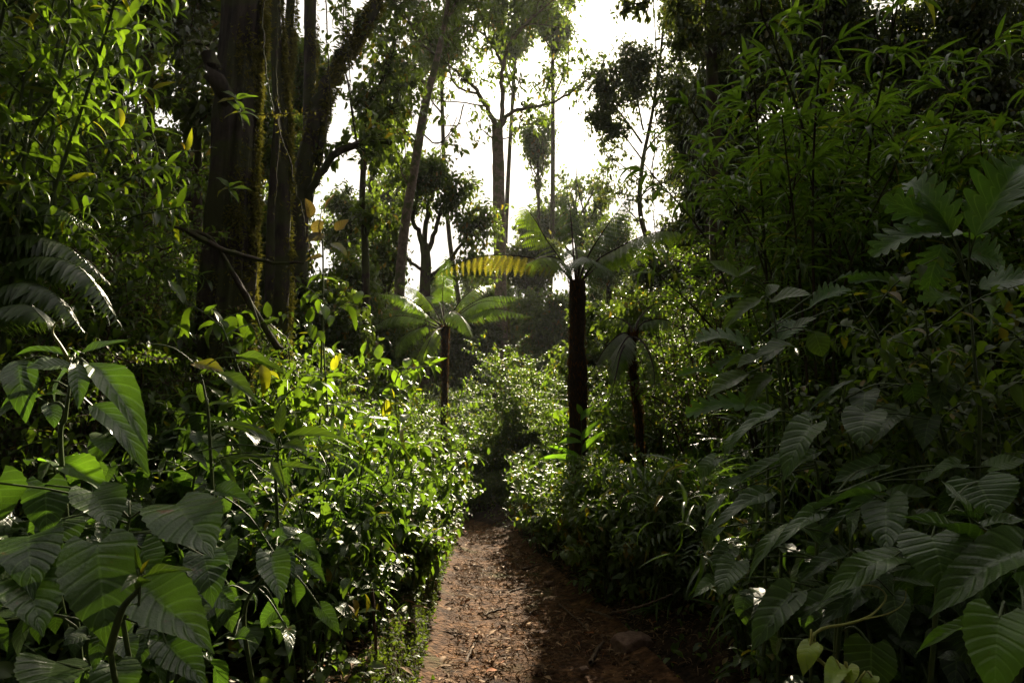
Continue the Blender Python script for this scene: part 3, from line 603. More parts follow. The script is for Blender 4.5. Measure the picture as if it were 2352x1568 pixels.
for w in [(1480, 760, 90, 110, 12), (1400, 760, 70, 90, 15), (1250, 840, 60, 50, 26), (1340, 850, 60, 70, 14), (740, 740, 90, 100, 10), (880, 760, 70, 80, 14)]:
    far_tree(*w, 'low bushy tree filling the shade under the taller trees around the glade', name='understorey_tree', group='low bushy trees around the glade', leaf_='crown', dens=1.1, leaflen=.09+.003*w[4], vine=1.2, nl=8)

# unseen trees added behind and beside the viewpoint to block skylight
for i, (x, y, z, r) in enumerate([(-3.6, -2.2, 6.5, 2.8), (2.6, -2.0, 6.8, 2.8), (-.6, -5.5, 6.5, 3.2), (-6.5, 1.0, 7.0, 2.8), (6.0, .8, 6.0, 2.8), (4.6, -5.5, 5.5, 3.2), (-5.5, -6, 5.5, 3.2), (.4, -9, 5, 3.6), (9, -3, 5, 3), (-9.5, -2.5, 5, 3), (8.5, 4, 6, 2.6), (-9, 4.5, 7, 2.6)]):
    b = np.array([x*1.15+.8*np.sign(x), y-.6, G(x*1.15+.8*np.sign(x), y-.6)-.1]); top = np.array([x, y, z-.6]); cen = np.array([x, y, z])
    tree('unseen_shade_tree', 'unseen tree added to block skylight over the start of the path', 'tree', [b, (b+top)/2+[.1, .1, 0], top], [.2, .15, .1], autolimbs(top, b*.4+top*.6, cen, (r, r, 1.6), 11, .06),
         leaf_='darkcrown', leaflen=.26, T=T_small, ntw=16, ln=1.2, per=12, sub=4, spread=.4, subtubes=False, group='unseen trees added around the start of the path to block skylight')
RNG = np.random.default_rng(5)
# tree ferns
def pinna_tmpl(n=14, w=.10, droop=.5, seed=0):   # one pinna: midrib plus comb of narrow pinnules
    V = []; Q = []; U = []
    for i in range(n):
        t = (i+.5)/n; L = w*math.sin(math.pi*min(1, (t*.85+.12)))**.7*(1-.55*t); dy = .42/n
        for sgn in (-1, 1):
            b = len(V)
            V += [(0, t-dy, 0), (0, t+dy, 0), (sgn*L, t+dy*.5+L*.35, -L*.25), (sgn*L, t-dy*.3+L*.35, -L*.25)]
            U += [(.5, t)]*4; Q.append((b, b+1, b+2, b+3) if sgn < 0 else (b+1, b, b+3, b+2))
    b = len(V); V += [(-.006, 0, 0), (.006, 0, 0), (.002, 1, 0), (-.002, 1, 0)]; U += [(.5, 0)]*4; Q.append((b, b+1, b+2, b+3))
    v = np.array(V, float); y = v[:, 1].copy(); z = v[:, 2].copy(); k = droop
    v[:, 1] = np.sin(k*y)/k+z*np.sin(k*y); v[:, 2] = -(1-np.cos(k*y))/k+z*np.cos(k*y)
    return v, np.array(Q), np.array(U)
T_pinna = [pinna_tmpl(droop=d, seed=k) for k, d in enumerate([.25, .6, 1.0])]
T_pinna_w = [pinna_tmpl(n=12, w=.19, droop=d, seed=k) for k, d in enumerate([.3, .7])]
T_pinna_s = [leaf(ov(.22, .3), 4, 1, droop=d, fold=.3) for d in (.3, .8)]
def frond(mbL, mbR, pts, L, n=24, r=.012, sag=.35, T=T_pinna, bare=.22, ang=1.15, upv=(0, 0, 1)):
    pts = spline(pts, 30); tube(mbR, pts, [r, r*.75, r*.4, r*.12], 5)
    tt = np.linspace(bare, .99, n); P_, D_, N2, LL = [], [], [], []
    for t in tt:
        k = min(int(t*29), 28); f = t*29-k; p = pts[k]*(1-f)+pts[k+1]*f; Tn = norm(pts[k+1]-pts[k])
        side = norm(np.cross(Tn, upv)); nn = norm(np.cross(side, Tn))
        s = (t-bare)/(1-bare); l = L*(math.sin(math.pi*min(1, s*.82+.16))**.8)*(1-.25*s)
        for sg in (-1, 1):
            P_.append(p); D_.append(norm(side*sg*math.sin(ang)+Tn*math.cos(ang)+np.array([0, 0, -sag])+rdir()*.06)); N2.append(nn+rdir()*.12); LL.append(l*(.92+.16*RNG.random()))
    scatter(mbL, T, P_, D_, np.array(N2), np.array(LL))
def tree_fern(name, label, trunk, rad, fronds, mat='fern', group=None, L=.4):
    root = empty(name, trunk[0], label, 'tree fern', group)
    mb = MB(); pts = spline(trunk, 70); tube(mb, pts, rad, 20, rough=.35, seed=5, vs=4)
    # leaf-base stubs
    tr = mb.build('trunk', M['fernbark'], root)
    sc = MB(); n = 1300; k = RNG.random(n)*69; a = RNG.random(n)*6.28; o = np.stack([np.cos(a), np.sin(a), 0*a], -1)
    rr = np.interp(k/69, np.linspace(0, 1, len(rad)), rad)
    scatter(sc, T_tiny, lerp(pts, k/69)[0]+o*rr[:, None]*.98, norm(o*.35+rdir(n)*.3+np.array([0, 0, .8*(1 if len(rad) else 1)])), o+rdir(n)*.2, .05*(.5+RNG.random(n)), .35)
    sc.build('scales', M['rust'], root)
    for fr in fronds:
        ml, mr_ = MB(), MB(); o = fr[1] if len(fr) > 1 else {}
        m_ = o.pop('mat', mat) if o else mat
        frond(ml, mr_, fr[0], o.pop('L', L) if o else L, **(o or {}))
        f = ml.build('frond', M[m_], root)
        st = mr_.build('stalk', M['fernbark'], f); st.location = (0, 0, 0)
    return root
YF = 7.
c_ = P(1322, 645, YF)
tf = pl([(1330, 1090, YF), (1328, 950, YF), (1326, 800, YF), (1325, 645, YF)]); tf[0][2] = G(tf[0][0], YF)-.05
def fp(*q): return pl([(a, b, YF+c) for a, b, c in q])
tree_fern('tree_fern', 'tall tree fern with dark trunk and one golden frond arching to the left', tf, [.082, .094, .094, .078, .085], [
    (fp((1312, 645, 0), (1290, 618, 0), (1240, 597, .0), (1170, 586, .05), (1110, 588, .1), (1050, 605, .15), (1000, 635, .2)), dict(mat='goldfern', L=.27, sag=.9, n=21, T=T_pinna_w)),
    (fp((1314, 645, 0), (1290, 600, .2), (1255, 550, .5), (1225, 500, .6), (1200, 470, .7)), dict(L=.34, sag=.5, n=15, mat='litfern', T=T_pinna_w, bare=.35)),
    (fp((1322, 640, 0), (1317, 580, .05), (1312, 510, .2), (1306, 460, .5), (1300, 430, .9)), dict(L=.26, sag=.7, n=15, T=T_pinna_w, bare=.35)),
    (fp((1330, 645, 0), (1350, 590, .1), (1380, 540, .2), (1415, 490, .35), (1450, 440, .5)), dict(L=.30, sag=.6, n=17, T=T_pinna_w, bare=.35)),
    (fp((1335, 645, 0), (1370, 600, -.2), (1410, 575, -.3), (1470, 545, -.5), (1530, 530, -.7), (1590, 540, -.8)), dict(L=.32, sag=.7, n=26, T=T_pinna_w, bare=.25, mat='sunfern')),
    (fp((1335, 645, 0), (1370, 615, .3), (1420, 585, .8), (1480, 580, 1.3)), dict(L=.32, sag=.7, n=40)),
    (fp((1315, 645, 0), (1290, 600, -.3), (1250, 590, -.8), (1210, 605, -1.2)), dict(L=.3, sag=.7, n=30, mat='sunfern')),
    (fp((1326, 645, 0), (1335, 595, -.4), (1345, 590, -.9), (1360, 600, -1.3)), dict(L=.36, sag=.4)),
    (fp((1322, 645, 0), (1325, 590, .5), (1320, 570, 1.), (1310, 590, 1.6)), dict(L=.4, sag=.3))], L=.42)
YG = 11.
tg = pl([(1020, 990, YG), (1021, 900, YG), (1022, 820, YG), (1022, 752, YG)]); tg[0][2] = G(tg[0][0], YG)-.05
def gp(*q): return pl([(a, b, YG+c) for a, b, c in q])
gf = [((1022, 752, 0), (1000, 735, .3), (960, 715, .6), (915, 720, .9)), ((1024, 752, 0), (1050, 725, -.3), (1090, 700, -.5), (1140, 705, -.7)), ((1022, 752, 0), (1018, 700, 0), (1020, 650, 0), (1025, 600, .2)), ((1020, 752, 0), (1000, 710, .2), (975, 680, .5), (940, 665, .9)), ((1018, 752, 0), (990, 725, -.2), (950, 690, -.4), (900, 685, -.7)),
      ((1018, 754, 0), (980, 735, 0), (930, 730, 0), (880, 760, 0)), ((1024, 752, 0), (1045, 705, .2), (1075, 675, .5), (1110, 665, .8)), ((1026, 752, 0), (1055, 715, 0), (1100, 690, -.1), (1160, 690, -.2)),
      ((1026, 754, 0), (1065, 730, -.2), (1110, 715, -.5), (1180, 730, -.8)), ((1020, 752, 0), (1005, 760, -.5), (990, 790, -.9), (975, 840, -1.1)), ((1016, 754, 0), (985, 750, .4), (950, 770, .8), (935, 815, 1.)),
      ((1022, 752, 0), (1030, 720, -.7), (1050, 730, -1.3), (1070, 770, -1.6)), ((1022, 752, 0), (1010, 700, .8), (990, 690, 1.5), (970, 710, 2.))]
tree_fern('tree_fern', 'small slender tree fern spreading its crown in the middle of the glade', tg, [.055, .052, .05, .055, .07],
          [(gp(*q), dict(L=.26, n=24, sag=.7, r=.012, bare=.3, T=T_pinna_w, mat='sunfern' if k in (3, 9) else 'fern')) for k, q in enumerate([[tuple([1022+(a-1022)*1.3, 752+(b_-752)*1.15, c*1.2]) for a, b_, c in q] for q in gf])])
# third tree fern, right, silvery sheen painted into two drooping fronds
YH = 6.4
th = pl([(1470, 1090, YH), (1468, 980, YH), (1456, 880, YH), (1450, 800, YH), (1455, 770, YH)]); th[0][2] = G(th[0][0], YH)-.05
def hp(*q): return pl([(a, b, YH+c) for a, b, c in q])
tree_fern('tree_fern', 'thin stemmed tree fern in the shade with drooping fronds coloured pale for sheen, right of the tall one', th, [.04, .036, .032, .03, .04], [
    (hp((1452, 775, 0), (1430, 765, -.1), (1390, 800, -.2), (1345, 880, -.3)), dict(L=.24, sag=.7, n=44, mat='sheenfern')), (hp((1453, 775, 0), (1440, 775, -.3), (1420, 810, -.5), (1400, 880, -.6)), dict(L=.22, sag=.7, n=40, mat='sheenfern')),
    (hp((1455, 772, 0), (1480, 740, -.1), (1530, 735, -.2), (1580, 770, -.4)), dict(L=.17, sag=.8, n=34)),
    (hp((1455, 772, 0), (1440, 740, .3), (1400, 730, .6), (1370, 760, .8)), dict(L=.15, sag=.8, n=30)),
    (hp((1455, 772, 0), (1480, 790, -.4), (1500, 840, -.7), (1505, 900, -.9)), dict(L=.15, sag=.8, n=30)),
    (hp((1455, 772, 0), (1430, 800, -.5), (1415, 860, -.8), (1400, 930, -.9)), dict(L=.15, sag=.8, n=30)),
    (hp((1455, 772, 0), (1470, 730, .4), (1500, 700, .8), (1540, 700, 1.2)), dict(L=.16, sag=.8, n=30))], L=.16)

for k, (q, r, lab) in enumerate([([(748, -40, 9), (752, 120, 9), (760, 260, 9), (744, 330, 9), (735, 400, 9)], .008, 'thin liana hanging beside the forked tree, nearest its trunk'),
      ([(792, -40, 9.2), (800, 130, 9.2), (812, 260, 9.2), (830, 330, 9.2)], .007, 'thin liana hanging in the sky gap beside the thin brown tree'),
      ([(604, -40, 4.9), (610, 160, 4.9), (652, 330, 4.8), (690, 470, 4.7), (720, 640, 4.6)], .005, 'thin drooping vine swinging from the big mossy trunk towards the reddish leaves'),
      ([(590, 265, 4.8), (650, 262, 4.8), (742, 255, 4.8)], .004, 'bare horizontal twig crossing behind the sprigs on the big trunk'),
      ([(1500, -40, 8.5), (1508, 200, 8.5), (1500, 420, 8.5), (1512, 620, 8.5)], .007, 'dark liana hanging in front of the shaded wall of trees'),
      ([(640, -40, 6.2), (634, 150, 6.2), (642, 300, 6.2), (630, 470, 6.2)], .008, 'shaggy liana hanging down in front of the thin moss hung trunk')]):
    mb = MB(); pts = spline(pl(q), 50)+RNG.normal(size=(50, 3))*.006; tube(mb, pts, [r*1.2, r, r*.7], 6)
    root = empty('liana', pts[-1], lab, 'liana'); mb.build('stem', M['darkbark'], root)
    mb = MB(); n = 60; p, _ = lerp(pts, RNG.random(n)**1.5); scatter(mb, T_tiny, p, norm(rdir(n)+[0, 0, -.8]), rdir(n), .03*(.5+RNG.random(n)), .6); mb.build('foliage', M['moss'], root)

# ================================================================== UNDERGROWTH
RNG = np.random.default_rng(21)
# --- prototypes built at the origin; each is a thing with stem and foliage
def shrub(name, label, cat, group, h, nst, spread, T, L, mat, stem='stem', nbr=5, blen=.3, per=8, w=1., droop=.35, up=.5, r=.008, t0=.2, seed=None, opp=True, sub=0, arch=.25, wob=.13):
    root = empty(name, (0, 0, 0), label, cat, group); mb, ml = MB(), MB(); PP, DD, NN, LL = [], [], [], []
    for i in range(nst):
        a = i*2.4+RNG.random(); sp_ = spread*(.25+.75*RNG.random()); hh = h*(.45+.65*RNG.random()**.9)
        o = np.array([math.cos(a), math.sin(a), 0]); b = o*.05*spread
        pts = spline([b-[0, 0, .25], b+o*sp_*.25+[0, 0, hh*.4], b+o*sp_*.6+[0, 0, hh*.8], b+o*sp_*(1+arch)+[0, 0, hh*(1-arch*.25)]]+np.r_[[[0, 0, 0]], rdir(3)*wob*h*.5], 12)
        tube(mb, pts, [r*1.3, r, r*.4], 5)
        axes = [(pts, t0, per*2)]
        for j in range(nbr):
            t = t0+(.95-t0)*(j+RNG.random())/nbr; p, Tn = lerp(pts, np.array([t])); p = p[0]; Tn = Tn[0]
            az = j*2.4+a+RNG.random(); d = norm(np.array([math.cos(az), math.sin(az), up*RNG.random()])+Tn*.4); l = blen*(.5+.7*RNG.random())
            bp = spline([p, p+d*l*.5+[0, 0, .04*l], p+d*l-[0, 0, .12*l]], 6); tube(mb, bp, [r*.6, r*.25], 4); axes.append((bp, .15, per))
        for (ax, s0, n) in axes:
            n = int(n); tt = np.linspace(s0, 1, n)+RNG.normal(size=n)*.02; p, Tn = lerp(ax, np.clip(tt, 0, .999))
            ang = (np.arange(n)//2*1.57+np.arange(n) % 2*math.pi if opp else np.arange(n)*2.4)+RNG.random(n)*.6
            A = norm(np.cross(Tn, [.1, .05, 1.])+1e-6); B = np.cross(Tn, A); sd = A*np.cos(ang)[:, None]+B*np.sin(ang)[:, None]
            dr = norm(sd*.9+Tn*.45+rdir(n)*.25-np.array([0, 0, droop])); PP.append(p); DD.append(dr)
            NN.append(norm(np.array([0, 0, 1.])+rdir(n)*.35+Tn*.15)); LL.append(L*(.6+.5*RNG.random(n))*np.interp(tt, [0, .7, 1.05], [.85, 1.05, .6]))
    scatter(ml, T, np.concatenate(PP), np.concatenate(DD), np.concatenate(NN), np.concatenate(LL), w)
    mb.build('stem', M[stem], root); ml.build('foliage', M[mat], root); return root
def bamboo(name, label, group, h, nst, lean, L=.24, ncl=13, per=7, mat='bamboo', w=1.15):
    root = empty(name, (0, 0, 0), label, 'bamboo plant', group); mb, ml = MB(), MB()
    for i in range(nst):
        a = i*2.4+RNG.random(); o = np.array([math.cos(a), math.sin(a), 0]); hh = h*(.6+.4*RNG.random())
        pts = spline([o*.08-[0, 0, .3], o*.12+[0, 0, hh*.35], o*lean*.4+[0, 0, hh*.75], o*lean+[0, 0, hh]], 16); tube(mb, pts, [.011, .009, .004], 6)
        for j in range(ncl):
            t = .22+.78*(j+.5*RNG.random())/ncl; p, Tn = lerp(pts, np.array([t])); p = p[0]
            az = j*2.4+RNG.random(); d = norm(np.array([math.cos(az), math.sin(az), .9])); l = .12+.22*RNG.random()
            tip = p+d*l; tube(mb, spline([p, p+d*l*.5+[0, 0, .02], tip], 4), [.004, .002], 4)
            n = per+2; aa = az+RNG.normal(size=n)*.95
            dr = norm(np.stack([np.cos(aa), np.sin(aa), .25+.5*RNG.random(n)-.1], -1)); st = tip-d*l*RNG.random((n, 1))*.6
            scatter(ml, T_blade, st, dr, norm(np.array([0, 0, 1.])+rdir(n)*.3), L*(.6+.6*RNG.random(n)), w)
    mb.build('culm', M['darkbark'], root); ml.build('foliage', M[mat], root); return root
def fern_plant(name, label, group, n, L, mat='fern'):
    root = empty(name, (0, 0, 0), label, 'fern', group)
    for i in range(n):
        a = i*2*math.pi/n+RNG.random()*.5; o = np.array([math.cos(a), math.sin(a), 0]); h = L*(.45+.25*RNG.random())
        ml, mr_ = MB(), MB()
        frond(ml, mr_, [[0, 0, -.05], o*L*.25+[0, 0, h*.7], o*L*.6+[0, 0, h], o*L+[0, 0, h*.65]], L*.2, n=18, r=.004, sag=.2, T=T_pinna_s)
        f = ml.build('frond', M[mat], root); mr_.build('stalk', M['stem'], f)
    return root
class Kind:
    def __init__(s, protos): s.p = protos; s.used = set(); s.i = 0
    def put(s, x, y, sc=1., rz=None, label=None, z=None, k=None, nk=None):
        s.i += 1; k = s.i % (nk or len(s.p)) if k is None else k; o = s.p[k]
        z = float(G(x, y)) if z is None else z; rz = RNG.random()*6.28 if rz is None else rz
        if k not in s.used:
            s.used.add(k); o.location = (x, y, z); o.rotation_euler = (0, 0, rz); o.scale = (sc,)*3
            if label: o['label'] = label
            return o
        return copy_tree(o, (x, y, z), rz, sc, label)
g_l = 'lance leaved shrubs massed on the left bank'; lab_l = 'bright lance leaved shrub growing on the left bank'
lance = Kind([shrub('lance_leaved_shrub', lab_l, 'shrub', g_l, h, 7, .55, T_lance, .19, 'lance', nbr=7, blen=.38, per=8, w=1.25, droop=.3, arch=.4) for h in (1.9, 2.3)]+
             [shrub('lance_leaved_shrub', lab_l, 'shrub', g_l, h, 10, .8, T_lance, .165, 'lance', nbr=13, blen=.42, per=9, w=1.3, droop=.3, arch=.3, r=.011, t0=.25) for h in (3.3, 3.9)])
g_b = 'bamboo like plants massed on the right bank'; lab_b = 'bamboo like plant with arching narrow leaves on the right bank'
bam = Kind([bamboo('bamboo_plant', lab_b, g_b, h, 6, .7) for h in (2.2, 2.8)]+[bamboo('bamboo_plant', lab_b, g_b, h, 7, .8, L=.21, ncl=20) for h in (3.4, 3.9)])
g_o = 'oval leaved plants edging the path'; lab_o = 'low plant with oval pointed leaves edging the dirt path'
oval = Kind([shrub('oval_leaved_plant', lab_o, 'plant', g_o, h, 9, .36, T_ovate, .105, 'ovate', nbr=5, blen=.17, per=6, droop=.3, r=.005) for h in (.62, .8)])
g_t = 'tall oval leaved shrubs behind the path edge'; lab_t = 'taller glossy leaved shrub behind the low plants of the path edge'
tall = Kind([shrub('glossy_shrub', lab_t, 'shrub', g_t, h, 10, .6, T_ovate, .075, 'bush', nbr=12, blen=.30, per=11, droop=.25, r=.007) for h in (1.3, 1.6)])
g_s = 'small leaved bushes mounded round the glade'; lab_s = 'mounded bush of small glossy leaves in the glade'
bush = Kind([shrub('small_leaved_bush', lab_s, 'bush', g_s, h, 14, .75, T_small, .062, 'bush', nbr=13, blen=.36, per=15, droop=.2, r=.006, up=.7) for h in (1.0, 1.25, 1.9)])
g_f = 'ferns in the undergrowth'; lab_f = 'fern with feathery arching fronds in the undergrowth'
ferns = Kind([fern_plant('fern', lab_f, g_f, 9, l) for l in (.7, .9)])
g_h = 'heart leaved plants of the shaded banks'; lab_h = 'heart leaved plant among the broad leaves beside the path'
hearts = Kind([shrub('heart_leaved_plant', lab_h, 'plant', g_h, h, 6, .38, T_heart, .15, 'heartdark', nbr=3, blen=.2, per=4, w=1., droop=.75, r=.006, up=.3) for h in (.7, .95)])

g_w = 'tall fine leaved bushes behind the bank shrubs'; lab_w = 'tall twiggy fine leaved bush behind the nearer shrubs of the banks'
twiggy = Kind([shrub('twiggy_bush', lab_w, 'bush', g_w, h, 13, .8, T_small, .06, 'bush', stem='wood', nbr=26, blen=.42, per=13, droop=.2, r=.008, up=.6, t0=.12) for h in (2.4, 3.0)])
g_p = 'broad leaved saplings among the undergrowth'; lab_p = 'slender sapling with larger oval leaves standing above the undergrowth'
sapl = Kind([shrub('sapling', lab_p, 'sapling', g_p, h, 3, .35, T_ovate_big, .17, 'lance', nbr=5, blen=.28, per=5, droop=.5, r=.007, t0=.35) for h in (1.4, 2.0)])
g_g = 'arching grass like clumps in the undergrowth'; lab_g = 'clump of arching grass like blades in the undergrowth'
grass = Kind([shrub('blade_clump', lab_g, 'plant', g_g, h, 26, .5, T_blade, .26, 'bamboo', nbr=2, blen=.12, per=3, droop=.2, r=.003, up=.9, w=.8, t0=.1) for h in (.7, 1.0)])
def in_view(x, y, z=1.):
    return y > .3 and abs(x)/y < .95
# left bank: heights climb away from the path
def band(kind, x0, x1, y0, y1, n, smin, smax, cond=None, **k):
    c = 0; tries = 0
    while c < n and tries < n*30:
        tries += 1; x = x0+(x1-x0)*RNG.random(); y = y0+(y1-y0)*RNG.random()
        if abs(x) > y*.9+.4: continue
        if cond is not None and not cond(x, y): continue
        e = abs(x-xc(y))-hw(y)
        if e < .12 and y < 14: continue
        kind.put(x, y, smin+(smax-smin)*RNG.random(), **k); c += 1
off = lambda x, y: abs(x-xc(y))-hw(y)
# oval plants hugging both path edges
for y in np.concatenate([np.linspace(2.9, 10.5, 24), np.linspace(3.2, 9, 16)]):
    for sd in (-1, 1):
        if sd > 0 and y < 3.1: continue
        e = (.10 if sd < 0 else .16)+.55*RNG.random()
        oval.put(xc(y)+sd*(hw(y)+e), y+.1*RNG.normal(), (.75+.35*RNG.random())*(1 if y > 4 else .8))
band(oval, -2.6, -.6, 3.4, 8, 16, .95, 1.25); band(oval, .9, 3.4, 4, 9, 22, .95, 1.3)
band(hearts, -3.2, -.9, 1.9, 4.2, 12, .75, 1.0, lambda x, y: off(x, y) > .45); band(hearts, 1.5, 4.2, 2.2, 6.0, 24, .9, 1.25)
band(tall, -3.8, -1.4, 4.5, 9, 22, .8, 1.1, lambda x, y: off(x, y) > .8); band(tall, 1.6, 4.5, 5, 10, 14, .8, 1.1, lambda x, y: off(x, y) > .9)
band(bush, -5, 4.2, 7.5, 10.5, 26, .9, 1.2, lambda x, y: off(x, y) > (.85 if x > xc(y) else .35), nk=2); band(bush, -5.5, 5, 10.5, 17, 46, 1.05, 1.5, lambda x, y: off(x, y) > .3 and not (abs(x) < 1.1 and y < 13.6)); band(bush, -2.2, 1.8, 13.6, 22, 26, 1.2, 1.65, lambda x, y: True)
band(ferns, -4, -1.3, 3, 8, 9, .8, 1.2, lambda x, y: off(x, y) > .6); band(ferns, 1.3, 4, 4, 9, 9, .8, 1.1, lambda x, y: off(x, y) > .5)
band(lance, -6, -2.6, 3.0, 8, 26, .9, 1.3, lambda x, y: off(x, y) > 1.7+.0*y and x < -.46*y-.3, nk=2)
band(lance, -5, -2.0, 5.5, 10, 7, .7, 1.0, lambda x, y: off(x, y) > 1.4, nk=2)
band(bam, 2.2, 7, 3.4, 9.5, 40, .85, 1.25, lambda x, y: off(x, y) > 1.7 and x > .42*y+.25, nk=2)

for i, (px, Y, h) in enumerate([(1775, 4.5, 3.4), (1860, 3.9, 3.5), (1960, 4.4, 3.9), (2070, 4.0, 3.0), (2190, 4.3, 3.1), (2310, 3.8, 3.0), (1850, 5.6, 4.0), (2020, 5.4, 3.8), (2250, 5.2, 3.6)]):
    bam.put((px-1176)/F*Y, Y, h/(3.4, 3.9)[i % 2], k=2+i % 2)
for i, (px, Y, h) in enumerate([(30, 3.6, 3.3), (-60, 3.0, 3.1), (100, 4.4, 3.7), (-20, 5, 4.4), (-120, 4.5, 4.2)]):
    lance.put((px-1176)/F*Y, Y, h/(3.3, 3.9)[i % 2], k=2+i % 2)
for i, (px, Y, h) in enumerate([(190, 5.0, 3.0), (290, 5.8, 2.8), (380, 6.4, 2.7), (60, 6, 4.4), (160, 6.6, 3.8), (430, 7.5, 2.8), (600, 8, 2.2), (250, 4.4, 1.9), (350, 5.0, 1.9), (120, 3.9, 2.2), (30, 3.3, 1.7), (640, 6.6, 1.6), (720, 7.8, 1.9), (1560, 7.5, 2.4), (1640, 6.6, 2.6), (1700, 6.0, 2.4), (1500, 9, 2.6), (1600, 9.5, 3.2), (1720, 8, 3.4), (1850, 6.8, 3.4), (2000, 6.5, 3.4)]):
    twiggy.put((px-1176)/F*Y, Y, h/(2.4, 3.0)[i % 2], k=i % 2)
for px, Y, sc in [(2180, 2.7, .95), (2290, 2.6, 1.0), (2330, 3.0, 1.1), (2080, 3.0, .9)]:
    tall.put((px-1176)/F*Y, Y, sc, k=1)
# --- the broad leaves of the foreground, each placed where it grows
def leafplant(name, label, cat, stem, leaves, mat, T, tw=.74, group=None, up=.8, cam_=.7, r=.006, stemmat='stem', pet=.0025, vein=None):
    st = spline(stem, 30); root = empty(name, st[0], label, cat, group); mb, ml = MB(), MB(); tube(mb, st, [r*1.3, r, r*.4], 6)
    for lf in leaves:
        bx, by, tx, ty, w, Yb = lf[:6]; dY = lf[6] if len(lf) > 6 else RNG.normal()*.05
        b = P(bx, by, Yb); e = P(tx, ty, Yb-.04+dY); d = e-b; l = np.linalg.norm(d); L_ = l*1.12
        cd = norm(np.array([0, 0, CH])-b); n = norm(cd*cam_+np.array([0, 0, up])+rdir()*.18)
        dd = norm(norm(d)+np.array([0, 0, .22]))
        scatter(ml, T, [b], [dd], n[None], [L_], [w/F*Yb/(tw*L_)])
        k = np.argmin(np.linalg.norm(st-b-[0, 0, .03], axis=1)); q = st[max(0, k-1)]
        tube(mb, spline([q, (q+b)/2+[0, 0, .02]+rdir()*.008, b+norm(d)*.004], 7), [pet*1.2, pet], 5)
    mb.build('stem', M[stemmat], root); ml.build('foliage', M[mat], root); return root
def stem_at(*q):   # stem through pixel points, then down to the ground
    pts = [P(*a) for a in q]; g = pts[-1].copy(); g[1] += .25; g[2] = G(g[0], g[1])-.05
    return [g, (g*.6+pts[-1]*.4)]+pts[::-1]
CL = lambda s, x0, y0: [tuple([x0+a[0]*.3359, y0+a[1]*.3359, x0+a[2]*.3359, y0+a[3]*.3359, a[4]*.3359]+list(a[5:])) for a in s]
A = lambda s: CL(s, 0, 1041); B = lambda s: CL(s, 0, 526.75); C_ = lambda s: CL(s, 1568, 1041); D_ = lambda s: CL(s, 1568, 526.75); E_ = lambda s: CL(s, 1568, 0)
leafplant('heart_leaved_plant', 'plant with the largest wet heart shaped leaves, low at the left', 'plant', stem_at((318, 1330, 1.5), (295, 1400, 1.52), (255, 1500, 1.55)),
    A([(660, 620, 705, 1210, 470, 1.42, -.06), (150, 760, 255, 1230, 440, 1.45, -.03), (190, 565, 180, 800, 390, 1.52), (940, 925, 1345, 1290, 400, 1.45, -.05), (1130, 1290, 1350, 1600, 270, 1.45),
       (690, 1240, 645, 1470, 115, 1.4), (1430, 1420, 1560, 1600, 200, 1.6), (380, 1420, 300, 1700, 420, 1.7), (780, 1450, 800, 1750, 300, 1.65), (-60, 1150, 20, 1350, 120, 1.4)]), 'heart', T_heart_big, cam_=.9)
leafplant('young_shoot', 'fresh bright green shoot rising between the largest heart shaped leaves', 'plant', [P(250, 1500, 1.36), P(280, 1400, 1.34), P(315, 1355, 1.33), P(322, 1318, 1.33)],
    A([(960, 850, 918, 665, 38, 1.33), (965, 840, 1018, 745, 30, 1.33), (985, 850, 1265, 885, 70, 1.34, -.03), (965, 855, 905, 850, 70, 1.32, -.03), (930, 935, 1005, 960, 30, 1.33), (960, 1040, 875, 1045, 22, 1.33)]), 'ovate', T_ovate_big, tw=.46)
leafplant('heart_leaved_plant', 'plant with silvery sunlit heart shaped leaves just above the largest wet leaves', 'plant', stem_at((300, 1180, 1.75), (285, 1260, 1.75), (270, 1340, 1.78)),
    A([(635, 262, 745, 530, 330, 1.7, -.02), (1200, 350, 1385, 690, 470, 1.62, -.10), (310, 205, 312, 540, 275, 1.75), (-20, 190, 70, 580, 330, 1.6), (1385, 690, 1465, 965, 270, 1.65), (900, 350, 850, 480, 150, 1.8), (700, 540, 690, 640, 90, 1.7),
       (1500, 640, 1560, 840, 190, 1.8), (960, 640, 1050, 860, 300, 1.85), (430, 440, 420, 640, 260, 1.85)]), 'heart', T_heart_big, cam_=.8)
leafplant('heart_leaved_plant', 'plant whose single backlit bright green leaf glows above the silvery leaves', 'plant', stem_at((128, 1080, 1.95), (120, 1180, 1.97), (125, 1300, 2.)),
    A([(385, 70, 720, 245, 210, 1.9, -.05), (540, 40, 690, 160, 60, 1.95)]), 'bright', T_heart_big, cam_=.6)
leafplant('heart_leaved_plant', 'smaller heart leaved plant between the largest leaves and the path edge', 'plant', stem_at((640, 1270, 1.95), (600, 1330, 1.95), (560, 1420, 2.)),
    A([(1850, 700, 1905, 1010, 210, 1.9, -.04), (1880, 665, 1995, 790, 160, 1.95), (1480, 260, 1700, 412, 130, 1.95, -.05), (2050, 590, 2230, 765, 120, 2.), (1900, 570, 2080, 500, 110, 2.05), (1450, 960, 1600, 1060, 170, 1.9),
       (1900, 1050, 1760, 1200, 150, 1.95), (2190, 1050, 2310, 1215, 110, 1.9), (2010, 900, 2060, 1080, 110, 1.95), (2100, 760, 2220, 880, 80, 1.95), (1960, 1190, 2000, 1320, 90, 1.9), (1600, 1260, 1740, 1340, 110, 1.9)]), 'heart', T_heart_big, cam_=.7)
